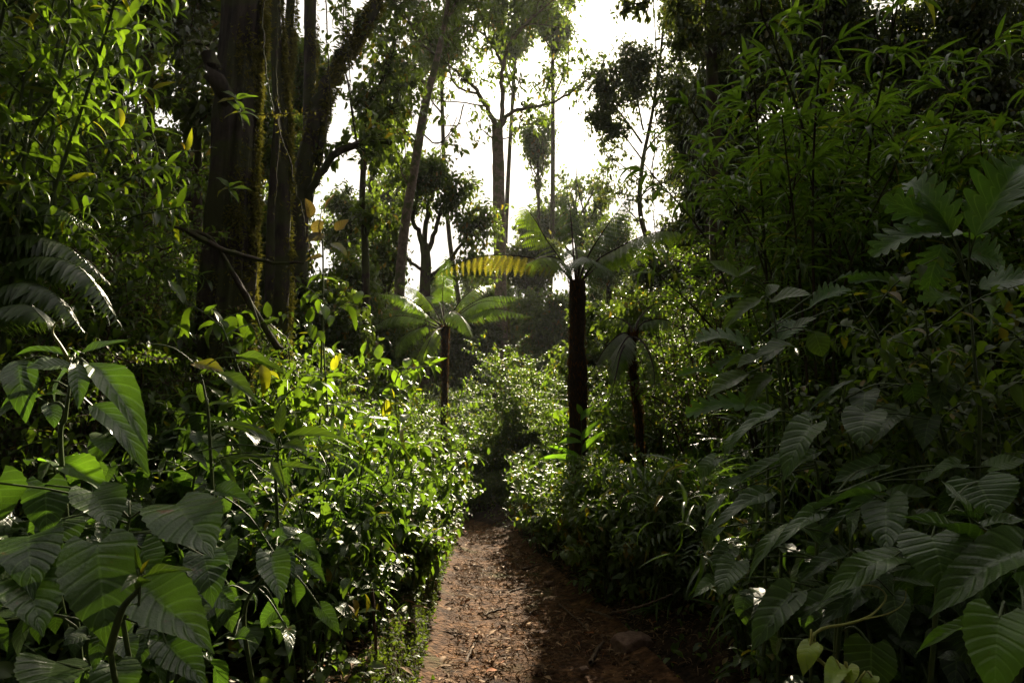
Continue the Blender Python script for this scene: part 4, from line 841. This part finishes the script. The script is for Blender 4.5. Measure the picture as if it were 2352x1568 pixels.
leafplant('broad_leaved_plant', 'tall plant with a whorl of long sunlit leaves under a curling tendril', 'plant', stem_at((165, 838, 1.8), (158, 900, 1.8), (150, 960, 1.82), (140, 1040, 1.85)),
    B([(490, 930, 225, 985, 190, 1.75, -.03), (525, 920, 545, 1180, 125, 1.72, -.05), (600, 920, 940, 1295, 220, 1.75, -.12), (480, 870, 80, 805, 95, 1.8, .0), (625, 1200, 935, 1465, 190, 1.85, -.1), (490, 940, 300, 1140, 190, 1.9), (560, 850, 860, 800, 110, 1.95),
       (530, 860, 500, 800, 80, 1.8), (120, 900, 130, 1160, 210, 1.75), (260, 1120, -20, 1210, 160, 1.8), (330, 1190, 380, 1300, 120, 1.85), (250, 1150, 420, 1130, 90, 1.9)]), 'heart', T_ovate_big, tw=.46, cam_=.5, up=1.)
tn = MB(); tube(tn, spline([P(165, 838, 1.8), P(140, 795, 1.79), P(121, 765, 1.78), P(126, 745, 1.78), P(141, 736, 1.78)], 20), [.005, .003, .0015], 6)
tag(tn.build('tendril', M['vine']), 'pale green hooked tendril curling up from the whorl of long leaves', 'tendril')
leafplant('oval_leaved_plant', 'plant with a drooping dark wet leaf in front of the foot of the big trunk', 'plant', stem_at((455, 835, 2.6), (470, 900, 2.6), (480, 980, 2.6)),
    B([(1480, 985, 1690, 1165, 110, 2.5, -.15), (1310, 920, 1480, 975, 120, 2.6), (1350, 990, 1480, 940, 80, 2.6), (1620, 870, 1880, 1045, 75, 2.5, -.1), (1000, 775, 1040, 800, 60, 2.5), (1355, 1050, 1395, 1200, 60, 2.6), (1400, 1230, 1510, 1150, 60, 2.6)]), 'ovate', T_ovate_big, tw=.46)
leafplant('upright_leaved_plant', 'plant with one upright glowing leaf and long arching leaves beside it', 'plant', stem_at((642, 1000, 2.4), (637, 1060, 2.4), (634, 1130, 2.4)),
    B([(1905, 1400, 1925, 1195, 75, 2.35), (1890, 1460, 1530, 1268, 75, 2.35), (1930, 1430, 2340, 1405, 80, 2.4), (1900, 1480, 1470, 1320, 120, 2.45), (1920, 1480, 2060, 1480, 120, 2.4), (2100, 1560, 2340, 1490, 90, 2.4), (1880, 1590, 1450, 1570, 80, 2.4)]) +
    A([(1850, 60, 1940, 330, 70, 2.35), (1920, 90, 2160, 150, 60, 2.4), (1480, 30, 1620, 230, 45, 2.4), (1290, 0, 1400, 90, 60, 2.3)]), 'ovate', T_ovate_big, tw=.46, cam_=.45)
# right-hand bank
leafplant('heart_leaved_plant', 'heart leaved plant with two overlapping dark leaves low at the right', 'plant', stem_at((2172, 1180, 1.75), (2168, 1240, 1.76), (2155, 1330, 1.8)),
    C_([(2320, 655, 1795, 1035, 330, 1.6, -.02), (1700, 560, 1810, 885, 450, 1.68, -.05), (2010, 185, 2125, 425, 430, 1.85), (1960, 440, 1865, 235, 140, 1.72), (2000, 440, 1780, 458, 32, 1.7), (2015, 440, 2060, 335, 55, 1.72),
        (2010, 600, 1550, 538, 90, 1.68, -.05), (2040, 500, 2400, 480, 90, 1.7), (1455, 700, 1040, 920, 210, 1.75, -.05), (1480, 850, 1800, 920, 110, 1.75)]), 'heart', T_heart_big, cam_=.7)
leafplant('heart_leaved_plant', 'heart leaved plant with narrow hanging leaves between the bank and the yellow vine', 'plant', stem_at((1990, 1290, 1.9), (1960, 1350, 1.92), (1930, 1430, 1.95)),
    C_([(745, 955, 515, 1300, 230, 1.8, -.03), (1110, 975, 675, 1245, 180, 1.82, -.03), (1245, 850, 1075, 1105, 75, 1.8), (820, 500, 1050, 670, 130, 1.95), (1110, 700, 860, 820, 140, 1.9), (835, 860, 1090, 950, 110, 1.9), (1250, 960, 1000, 1110, 150, 1.95),
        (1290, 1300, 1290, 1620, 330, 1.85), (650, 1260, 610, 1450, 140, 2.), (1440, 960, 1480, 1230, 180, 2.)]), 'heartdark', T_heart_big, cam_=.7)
leafplant('heart_leaved_plant', 'heart leaved plant with long pointed leaves fanned above the two overlapping ones', 'plant', stem_at((1920, 1125, 2.05), (1925, 1180, 2.05), (1930, 1260, 2.1)),
    C_([(1320, 280, 860, 400, 75, 1.95, -.05), (940, 388, 683, 650, 120, 1.9, -.05), (1300, 310, 945, 590, 95, 1.95), (705, 505, 460, 750, 85, 1.9), (1390, 320, 1392, 690, 290, 2.05), (1420, 300, 1790, 285, 120, 2.1), (1340, 75, 1070, 235, 170, 2.15),
        (1000, 330, 915, 270, 60, 2.), (1600, 420, 1750, 480, 150, 2.1), (1180, 400, 1150, 540, 90, 2.1), (1650, 180, 1800, 110, 90, 2.1), (1900, 70, 1740, 150, 110, 2.1), (2100, 90, 2360, 60, 140, 2.1)]), 'heart', T_heart_big, cam_=.6)
leafplant('heart_leaved_plant', 'single bright green heart leaf at the lower right corner with its narrow neighbour', 'plant', stem_at((2300, 1390, 1.35), (2320, 1480, 1.36), (2340, 1560, 1.4)),
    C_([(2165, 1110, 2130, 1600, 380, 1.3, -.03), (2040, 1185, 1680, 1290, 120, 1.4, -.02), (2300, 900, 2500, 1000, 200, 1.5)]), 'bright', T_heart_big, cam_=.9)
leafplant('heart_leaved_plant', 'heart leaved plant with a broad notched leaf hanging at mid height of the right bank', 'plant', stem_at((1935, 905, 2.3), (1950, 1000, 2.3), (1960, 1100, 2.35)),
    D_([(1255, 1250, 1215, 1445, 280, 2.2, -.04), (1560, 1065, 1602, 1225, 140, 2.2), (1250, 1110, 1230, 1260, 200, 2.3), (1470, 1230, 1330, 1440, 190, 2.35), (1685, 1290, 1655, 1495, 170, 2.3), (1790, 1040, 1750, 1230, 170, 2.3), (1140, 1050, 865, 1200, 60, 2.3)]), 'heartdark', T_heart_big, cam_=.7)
leafplant('heart_leaved_plant', 'heart leaved plant whose grey green toothed leaf droops left over the oval leaved plants', 'plant', stem_at((1855, 960, 2.4), (1870, 1050, 2.4), (1880, 1150, 2.45)),
    D_([(880, 1340, 700, 1640, 240, 2.3, -.05), (600, 1240, 360, 1475, 110, 2.3, -.05), (900, 1270, 790, 1370, 120, 2.4), (380, 1400, 285, 1515, 80, 2.3)]) +
    C_([(560, 275, 258, 505, 150, 2.3, -.05), (370, 735, 262, 960, 200, 2.3), (240, 505, 85, 685, 140, 2.4), (230, 870, 110, 985, 110, 2.3), (220, 35, 90, 165, 130, 2.5), (850, 40, 410, 140, 150, 2.4), (900, 0, 700, 180, 90, 2.3), (430, 190, 240, 290, 110, 2.5), (300, 280, 150, 390, 90, 2.5), (320, 650, 240, 820, 150, 2.4)]), 'heart', T_heart_big, cam_=.6)
leafplant('broad_leaved_plant', 'tall plant with upright stem and bright broad leaves, one shining silver, right of the glade', 'plant', stem_at((1770, 665, 2.7), (1782, 760, 2.7), (1790, 860, 2.7), (1800, 980, 2.75)),
    D_([(380, 325, 190, 248, 110, 2.6), (385, 320, 475, 245, 60, 2.65), (530, 480, 300, 640, 120, 2.6), (600, 490, 830, 500, 170, 2.65), (580, 455, 660, 345, 80, 2.65), (765, 800, 550, 860, 130, 2.55, -.08), (550, 870, 412, 985, 110, 2.6), (440, 985, 240, 1185, 150, 2.55),
        (560, 825, 310, 1000, 50, 2.6), (600, 1000, 480, 1140, 110, 2.6), (700, 780, 600, 900, 130, 2.7), (900, 700, 950, 860, 160, 2.7), (740, 690, 900, 640, 120, 2.75)]), 'ovate', T_ovate_big, tw=.46, cam_=.6)
leafplant('lobed_leaf_plant', 'plant with deeply lobed saw toothed leaves at the left edge of the right bank', 'plant', stem_at((1745, 760, 2.9), (1755, 860, 2.9), (1765, 980, 2.9)),
    D_([(470, 820, 160, 650, 260, 2.8), (640, 800, 760, 560, 230, 2.85), (440, 880, 235, 905, 130, 2.75), (310, 1010, 30, 962, 90, 2.75), (560, 1225, 110, 1225, 200, 2.7), (870, 540, 1090, 330, 180, 2.8), (1060, 340, 1400, 330, 120, 2.85), (420, 460, 240, 470, 100, 2.8), (1540, 410, 1250, 330, 120, 2.8)]), 'lobed', T_lobed_narrow, tw=.5, cam_=.6)
leafplant('lobed_leaf_plant', 'tall plant with the largest deeply lobed leaves against the right edge', 'plant', stem_at((2225, 640, 2.2), (2230, 720, 2.2), (2240, 850, 2.2), (2250, 1000, 2.25)),
    E_([(2000, 1620, 2400, 940, 420, 2.1, -.1), (1840, 1600, 1640, 1180, 330, 2.2), (1850, 1610, 1450, 1390, 300, 2.2), (1960, 1560, 1990, 1310, 130, 2.15)]) +
    D_([(1760, 30, 1380, 60, 330, 2.2), (1780, 100, 1680, 380, 280, 2.25), (1900, 160, 2250, 200, 360, 2.3), (2020, 400, 2400, 330, 330, 2.2), (1900, 480, 1690, 500, 110, 2.2), (1780, 60, 2050, 20, 260, 2.3), (2050, 480, 2200, 640, 300, 2.35), (1620, 700, 1500, 860, 120, 2.4)]), 'lobed', T_lobed, tw=.62, cam_=.8, r=.006)
leafplant('red_tipped_shrub', 'shrub with rounded reddish backlit leaves at the foot of the forked tree', 'shrub', [np.array([P(740, 900, 4.6)[0], 4.6, .5]), P(742, 640, 4.6), P(735, 520, 4.6), P(740, 475, 4.6)],
    [(735, 505, 722, 535, 30, 4.6), (745, 485, 765, 455, 30, 4.6), (770, 530, 800, 510, 30, 4.6), (715, 500, 710, 465, 34, 4.6), (745, 540, 712, 560, 30, 4.6), (760, 560, 795, 575, 30, 4.6), (740, 590, 700, 600, 28, 4.6)], 'redleaf', T_ovate_big, tw=.46)
# yellow twining vine
vp = [P(1950, 1344, 1.75), P(2010, 1345, 1.72), P(2036, 1370, 1.7), P(2010, 1405, 1.68), P(1980, 1422, 1.66), P(1940, 1433, 1.65), P(1890, 1442, 1.63), P(1865, 1465, 1.62), P(1868, 1500, 1.6), P(1900, 1530, 1.58), P(1950, 1570, 1.55), P(1980, 1640, 1.55)]
leafplant('twining_vine', 'yellow green vine twisting through the dark leaves with small heart shaped leaves', 'vine', vp[::-1],
    [(1862, 1478, 1845, 1538, 44, 1.6, 0), (1872, 1480, 1862, 1525, 36, 1.62), (1930, 1535, 1912, 1575, 50, 1.56), (1945, 1530, 1955, 1572, 46, 1.56), (2005, 1550, 1985, 1580, 36, 1.55)], 'yellow', T_heart_big, stemmat='vine', r=.0035, cam_=1.2)
tn = MB(); tube(tn, spline([P(1985, 1421, 1.66), P(2040, 1408, 1.68), P(2075, 1385, 1.7), P(2082, 1350, 1.72)], 16), [.0022, .001], 5)
tag(tn.build('tendril', M['vine']), 'thin green tendril branching off the yellow twining vine', 'tendril')
leafplant('shoot_plant', 'slender bright stemmed plant with paired long leaves in front of the tall tree fern trunk', 'plant', [np.array([P(1335, 1200, 6.7)[0], 6.7, .05]), P(1336, 1080, 6.7), P(1337, 1000, 6.7), P(1333, 945, 6.7)],
    [(1335, 1010, 1375, 960, 18, 6.7), (1335, 1000, 1300, 985, 16, 6.7), (1335, 950, 1325, 930, 14, 6.7), (1336, 1040, 1390, 1000, 20, 6.7), (1336, 1060, 1270, 1030, 20, 6.7), (1337, 1070, 1410, 1060, 20, 6.7), (1335, 1015, 1290, 1010, 18, 6.7), (1334, 965, 1360, 935, 18, 6.7), (1337, 1060, 1250, 1060, 24, 6.7), (1337, 1075, 1375, 1100, 24, 6.7)], 'bright', T_ovate_big, tw=.46)
# small climbers on the big trunk
for (px, py, lab) in [(540, 225, 'sprig of narrow leaves growing high on the big mossy trunk'), (550, 255, 'second sprig of narrow leaves just under the topmost one on the big trunk'), (525, 430, 'sprig of drooping narrow leaves half way down the big mossy trunk')]:
    leafplant('epiphyte', lab, 'plant', [P(px+6, py+35, 4.96), P(px+3, py+18, 4.92), P(px, py, 4.88)], [(px, py, px-30, py-25, 16, 4.86), (px, py+3, px-35, py+15, 16, 4.86), (px+2, py, px+28, py-12, 15, 4.86), (px+2, py+5, px+45, py+6, 16, 4.86), (px, py+6, px+22, py+28, 14, 4.86)], 'lance', T_ovate_big, tw=.46)

# --- litter, sticks, stone and moss on and beside the path
def on_path(n, y0, y1, ext=.25):
    y = y0+(y1-y0)*RNG.random(n)**1.3; x = xc(y)+(2*RNG.random(n)-1)*(hw(y)+ext); return x, y
def floor_z(x, y):
    return np.where(np.abs(x-xc(y)) < hw(y)+.03, path_z(x, y), G(x, y)+.0)
def litter():
    mb = MB()
    for (n, T, l0, l1, w) in [(9000, T_tiny, .012, .035, .35), (4200, T_small, .03, .07, .5), (700, T_ovate, .06, .12, .7), (9000, T_lance, .03, .09, .20)]:
        x, y = on_path(int(n*1.5), 2.2, 11, .6); cl = fbm(x*2.2, y*2.2, 91, 3); n = len(x); m = cl > RNG.random(n)*.25-.2; x = x[m]; y = y[m]; n = len(x)
        d = rdir(n); d[:, 2] = .12*RNG.normal(size=n); nr = np.array([0, 0, 1.])+rdir(n)*.35
        scatter(mb, T, np.stack([x, y, floor_z(x, y)+.012+.012*RNG.random(n)], -1), d, nr, l0+(l1-l0)*RNG.random(n), w)
    tag(mb.build('leaf_litter', M['litter']), 'dead brown leaves and chips strewn over the dirt path', 'leaf litter', kind='stuff')
litter()
def stick(pts, r, lab, group=None, name='stick', mat='wood', twigs=()):
    mb = MB(); tube(mb, spline(pts, 24)+RNG.normal(size=(24, 3))*r*.25, [r, r*.8, r*.45], 7, rough=.3, vs=12)
    for (a, d, l) in twigs:
        p, _ = lerp(spline(pts, 24), np.array([a])); p = p[0]; tube(mb, np.array([p, p+np.array(d)*l*.5, p+np.array(d)*l]), [r*.5, r*.2], 5)
    return tag(mb.build(name, M[mat]), lab, 'stick', group)
def fl(px, py, up=.01):   # point on the floor seen at a pixel
    lo, hi = .5, 30.
    for _ in range(40):
        m = (lo+hi)/2; p = P(px, py, m)
        if p[2] > float(floor_z(p[0], p[1])): lo = m
        else: hi = m
    p = P(px, py, lo); p[2] += up; return p
stick([fl(1345, 1405, .02), fl(1400, 1430, .04), fl(1455, 1455, .02)], .013, 'thick broken stick ending at the brown stone')
stick([fl(1395, 1418, .03), P(1460, 1395, 4.3), P(1545, 1364, 4.2)], .008, 'thin straight stick propped from the path up into the right hand plants')
stick([fl(1356, 1528, .015), fl(1372, 1500, .02), fl(1388, 1478, .015)], .014, 'short thick stick lying left of the brown stone')
stick([fl(1285, 1390, .01), fl(1330, 1430, .015), fl(1365, 1465, .01)], .006, 'long thin bent twig on the right side of the path')
stick([fl(1070, 1526, .01), fl(1082, 1500, .02), fl(1094, 1474, .01)], .008, 'pale straight stick standing out on the near left of the path')
stick([fl(1110, 1415, .01), fl(1150, 1405, .02), fl(1165, 1402, .01)], .010, 'dark stick lying across the left edge of the sunlit patch')
stick([fl(1165, 1363, .01), fl(1195, 1357, .02), fl(1225, 1350, .01)], .010, 'pale stick lying in the middle of the sunlit patch')
stick([fl(848, 1520, .35), P(870, 1530, 3.2), P(900, 1548, 3.1)], .008, 'bare stick poking out of the shaded left bank')
stick([fl(1200, 1310, .01), fl(1240, 1300, .02), fl(1280, 1292, .01)], .012, 'mossy stick beyond the sunlit patch')
for i in range(26):
    y = 2.9+4.8*RNG.random(); x = xc(y)+(2*RNG.random()-1)*hw(y)*.95; a = RNG.random()*6.28; l = .08+.2*RNG.random(); d = np.array([math.cos(a), math.sin(a), 0])*l
    p = np.array([x, y, float(path_z(x, y))+.012]); stick([p-d/2, p+[0, 0, .006]+rdir()*.01, p+d/2], .003+.004*RNG.random(), 'small loose twig among the dead leaves of the path', 'small twigs strewn on the path', name='twig')
def stone(px, py, w, lab, sc=(1, .6, .42), seed=1, name='stone', group=None):
    p = fl(px, py, .02); s = w/F*p[1]/2; mb = MB(); n = 26; u = np.linspace(0, math.pi, n); v = np.linspace(0, 2*math.pi, n*2)
    U, V = np.meshgrid(u, v, indexing='ij'); d = np.stack([np.sin(U)*np.cos(V), np.sin(U)*np.sin(V), np.cos(U)], -1)
    r = 1+.5*fbm(d[..., 0]*2+seed, d[..., 1]*2+d[..., 2]*1.7, seed, 4)+.1*np.sign(d[..., 2])*0
    q = np.clip(d*r[..., None], -.78, .78)*s*np.array(sc); a = .5; x = q[..., 0]*math.cos(a)-q[..., 1]*math.sin(a); y = q[..., 0]*math.sin(a)+q[..., 1]*math.cos(a)
    Q = np.stack([x, y, q[..., 2]], -1)+p; i = np.arange(n-1)[:, None]*(2*n)+np.arange(2*n-1)[None]
    mb.add(Q, np.stack([i, i+2*n, i+2*n+1, i+1], -1)); return tag(mb.build(name, M['stone']), lab, 'stone', group)
stone(1452, 1490, 88, 'flat brown stone at the right edge of the path', seed=4, sc=(1.15, .9, .7))
stone(1340, 1545, 26, 'small brown stone near the short thick stick', seed=8, sc=(1, .8, .5))
stone(1262, 1345, 26, 'dark pebble just beyond the sunlit patch', seed=12, sc=(1, .8, .5))
# moss and small creeping leaves clothing the cut bank and the floor beside the path
def bank_cover():
    mb = MB(); n = 24000; y = 2.0+9*RNG.random(n)**1.2; L = .22*RNG.random(n); x = xc(y)-hw(y)-L+.05*RNG.normal(size=n)*0-.0
    keep = fbm(x*3, y*3+L*9, 61, 3) >-.17; x = x[keep]; y = y[keep]; n = len(x)
    o = norm(np.stack([np.ones(n)*.8, -.3*np.ones(n), .5*np.ones(n)], -1)+rdir(n)*.5)
    scatter(mb, T_tiny, np.stack([x, y, G(x, y)+.005], -1)+o*.01, norm(rdir(n)+np.array([.3, 0, -.5])), o, .014+.022*RNG.random(n), 1.0)
    tag(mb.build('bank_moss', M['bankmoss']), 'moss and tiny leaves covering the cut left edge of the path', 'moss', kind='stuff')
    mb = MB(); n = 70000; y = 1.2+15*RNG.random(n)**1.3; x = (2*RNG.random(n)-1)*(1.2+.9*y); e = np.abs(x-xc(y))-hw(y); keep = (e > -.06) & (RNG.random(n) < np.clip(.12+e, 0, 1)); x = x[keep]; y = y[keep]; n = len(x)
    h = .02+.22*RNG.random(n)*np.clip((np.abs(x-xc(y))-hw(y))*2, 0, 1)
    scatter(mb, T_small, np.stack([x, y, G(x, y)+h], -1), norm(rdir(n)+np.array([0, 0, .1])), norm(np.array([0, -.25, 1])+rdir(n)*.5), .03+.05*RNG.random(n), 1.1)
    tag(mb.build('ground_cover', M['bush']), 'creeping small leaved plants carpeting the forest floor', 'ground cover', kind='stuff')
bank_cover()

root = empty('fern', P(-60, 800, 2.9), 'large fern with long arching feathery fronds above the whorled leaves at the left', 'fern')
for q, L in [([(-60, 800, 2.9), (0, 640, 2.9), (90, 590, 2.9), (190, 620, 2.85), (285, 760, 2.8)], .2), ([(-60, 800, 3.), (-30, 590, 3.), (60, 540, 3.), (160, 570, 3.), (250, 650, 2.9)], .2), ([(-60, 800, 2.8), (-40, 700, 2.8), (40, 650, 2.8), (120, 670, 2.75), (190, 760, 2.7)], .18),
             ([(-60, 800, 3.1), (-40, 560, 3.1), (20, 480, 3.1), (110, 470, 3.1), (210, 520, 3.)], .2), ([(-60, 800, 2.9), (0, 720, 2.7), (60, 700, 2.6), (110, 740, 2.5)], .16)]:
    ml, mr_ = MB(), MB(); frond(ml, mr_, pl(q), L, n=46, r=.005, sag=.45, T=T_pinna_s, bare=.2); f = ml.build('frond', M['fern'], root); o = mr_.build('stalk', M['stem'], f); o.location = (0, 0, 0)

for x in (-.9, -.5, -.1, .3, .7): bush.put(x, 12.6+.5*RNG.random(), .6, k=0)
for px, Y, sc in [(1350, 6.4, .7), (1400, 6.2, .8), (1320, 6.9, .5), (1450, 5.9, .9)]:
    bush.put((px-1176)/F*Y, Y, sc, k=0)
band(lance, -3.4, -1.3, 4.6, 9, 8, .5, .7, lambda x, y: off(x, y) > .8, nk=2); band(hearts, -2.6, -1.2, 4, 8, 8, .9, 1.3, lambda x, y: off(x, y) > .5)
band(ferns, -3, -1.2, 4.5, 9, 5, .9, 1.2, lambda x, y: off(x, y) > .6); band(lance, 1.2, 3, 6, 10, 6, .5, .7, lambda x, y: off(x, y) > .6, nk=2)

band(sapl, -3.6, -.9, 3.6, 9, 17, .7, 1.15, lambda x, y: off(x, y) > .4); band(sapl, .8, 3.6, 4.5, 10, 12, .7, 1.1, lambda x, y: off(x, y) > .5)
band(sapl, -3, 3, 9, 15, 12, .8, 1.2, lambda x, y: off(x, y) > .6)
band(grass, -3, -.8, 3.0, 9, 14, .8, 1.2, lambda x, y: off(x, y) > .25); band(grass, .8, 3, 3.6, 9, 12, .8, 1.2, lambda x, y: off(x, y) > .3)
band(hearts, .9, 2.2, 3.3, 6.5, 9, .8, 1.1, lambda x, y: off(x, y) > .3)

band(hearts, -2.2, -.8, 1.7, 3.4, 12, .6, .85, lambda x, y: off(x, y) > .3); band(hearts, 1.2, 3.4, 2.0, 4.2, 14, .8, 1.15, lambda x, y: off(x, y) > .35)

# ================================================================== LIGHT, SKY, CAMERA
def world():
    w = bpy.data.worlds.new('World'); S.world = w; w.use_nodes = True; t = w.node_tree; t.nodes.clear(); L = t.links.new
    sk = N_(t, 'ShaderNodeTexSky'); sk.sky_type = 'NISHITA'; sk.sun_disc = False
    sk.sun_elevation = math.asin(SUN[2]); sk.sun_rotation = math.atan2(SUN[0], SUN[1]); sk.air_density = 1.0; sk.dust_density = 2.0
    tc = N_(t, 'ShaderNodeTexCoord'); mp = N_(t, 'ShaderNodeMapping'); mp.inputs['Scale'].default_value = (1, 1, 2.2); L(tc.outputs['Generated'], mp.inputs[0])
    nz = N_(t, 'ShaderNodeTexNoise'); nz.inputs['Scale'].default_value = 2.6; nz.inputs['Detail'].default_value = 7; nz.inputs['Roughness'].default_value = .55; L(mp.outputs[0], nz.inputs['Vector'])
    rp = N_(t, 'ShaderNodeMapRange', interpolation_type='SMOOTHSTEP'); L(nz.outputs[0], rp.inputs[0]); rp.inputs['From Min'].default_value = .36; rp.inputs['From Max'].default_value = .62
    rp.inputs['To Min'].default_value = .8; rp.inputs['To Max'].default_value = 1.
    mx = N_(t, 'ShaderNodeMix', data_type='RGBA'); L(rp.outputs[0], mx.inputs[0]); L(sk.outputs[0], mx.inputs[6])
    # clouds glow most around the sun and dim towards the opposite side of the sky
    dp = N_(t, 'ShaderNodeVectorMath', operation='DOT_PRODUCT'); L(tc.outputs['Generated'], dp.inputs[0]); dp.inputs[1].default_value = tuple(SUN)
    m1 = N_(t, 'ShaderNodeMapRange', interpolation_type='SMOOTHSTEP'); L(dp.outputs['Value'], m1.inputs[0]); m1.inputs['From Min'].default_value = .25; m1.inputs['From Max'].default_value = .92
    m1.inputs['To Min'].default_value = CLOUD*.28; m1.inputs['To Max'].default_value = CLOUD
    m2 = N_(t, 'ShaderNodeMapRange'); L(dp.outputs['Value'], m2.inputs[0]); m2.inputs['From Min'].default_value = .97; m2.inputs['From Max'].default_value = 1; m2.inputs['To Max'].default_value = CLOUD*2
    ad = N_(t, 'ShaderNodeMath', operation='ADD'); L(m1.outputs[0], ad.inputs[0]); L(m2.outputs[0], ad.inputs[1])
    n2 = N_(t, 'ShaderNodeTexNoise'); n2.inputs['Scale'].default_value = 5.; n2.inputs['Detail'].default_value = 8; L(mp.outputs[0], n2.inputs['Vector'])
    t2 = N_(t, 'ShaderNodeMapRange', interpolation_type='SMOOTHSTEP'); L(n2.outputs[0], t2.inputs[0]); t2.inputs['From Min'].default_value = .35; t2.inputs['From Max'].default_value = .65; t2.inputs['To Min'].default_value = .80; t2.inputs['To Max'].default_value = 1.08
    ml = N_(t, 'ShaderNodeMath', operation='MULTIPLY'); L(ad.outputs[0], ml.inputs[0]); L(t2.outputs[0], ml.inputs[1])
    wm = N_(t, 'ShaderNodeMapRange'); L(dp.outputs['Value'], wm.inputs[0]); wm.inputs['From Min'].default_value = .80; wm.inputs['From Max'].default_value = .99
    wc = N_(t, 'ShaderNodeMix', data_type='RGBA'); L(wm.outputs[0], wc.inputs[0]); wc.inputs[6].default_value = (1.04, 1.0, .92, 1); wc.inputs[7].default_value = (1.10, 1.0, .86, 1)
    cb = N_(t, 'ShaderNodeVectorMath', operation='SCALE'); L(wc.outputs[2], cb.inputs[0]); L(ml.outputs[0], cb.inputs['Scale']); L(cb.outputs[0], mx.inputs[7])
    bg = N_(t, 'ShaderNodeBackground'); L(mx.outputs[2], bg.inputs[0]); bg.inputs[1].default_value = .05
    o = N_(t, 'ShaderNodeOutputWorld'); L(bg.outputs[0], o.inputs[0])
CLOUD = 6.3
world()
ld = bpy.data.lights.new('sun', 'SUN'); ld.energy = 5.0; ld.angle = R(.6); ld.color = (1, .86, .64)
lo = bpy.data.objects.new('sun', ld); COL.objects.link(lo); lo.rotation_euler = Vector(SUN).to_track_quat('Z', 'Y').to_euler()
cam = bpy.data.cameras.new('camera'); cam.lens = 24; cam.sensor_width = 36; cam.clip_end = 3000; cam.clip_start = .05
co = bpy.data.objects.new('camera', cam); COL.objects.link(co); co.location = (0, 0, CH); co.rotation_euler = (math.pi/2+PITCH, 0, 0)
S.camera = co
S.view_settings.view_transform = 'Standard'; S.view_settings.look = 'None'; S.view_settings.exposure = 2.0; S.view_settings.gamma = 1
c = S.cycles
c.max_bounces = 5; c.diffuse_bounces = 2; c.glossy_bounces = 2; c.transmission_bounces = 4; c.volume_bounces = 0; c.caustics_reflective = False; c.caustics_refractive = False

def haze():
    x0, x1, y0, y1, z0, z1 = -440, 440, -75, 445, -14, 125
    me = bpy.data.meshes.new('haze'); v = [(x, y, z) for x in (x0, x1) for y in (y0, y1) for z in (z0, z1)]
    me.from_pydata(v, [], [(0, 1, 3, 2), (4, 6, 7, 5), (0, 4, 5, 1), (2, 3, 7, 6), (0, 2, 6, 4), (1, 5, 7, 3)]); me.update()
    m = bpy.data.materials.new('haze'); t = nt(m); pv = N_(t, 'ShaderNodeVolumePrincipled'); pv.inputs['Color'].default_value = (.93, .95, 1, 1)
    pv.inputs['Density'].default_value = .0004; pv.inputs['Anisotropy'].default_value = .25
    o = N_(t, 'ShaderNodeOutputMaterial'); t.links.new(pv.outputs[0], o.inputs['Volume']); me.materials.append(m)
    ob = bpy.data.objects.new('haze', me); COL.objects.link(ob); tag(ob, 'thin sunlit morning haze filling the forest', None, None, 'stuff')
haze()
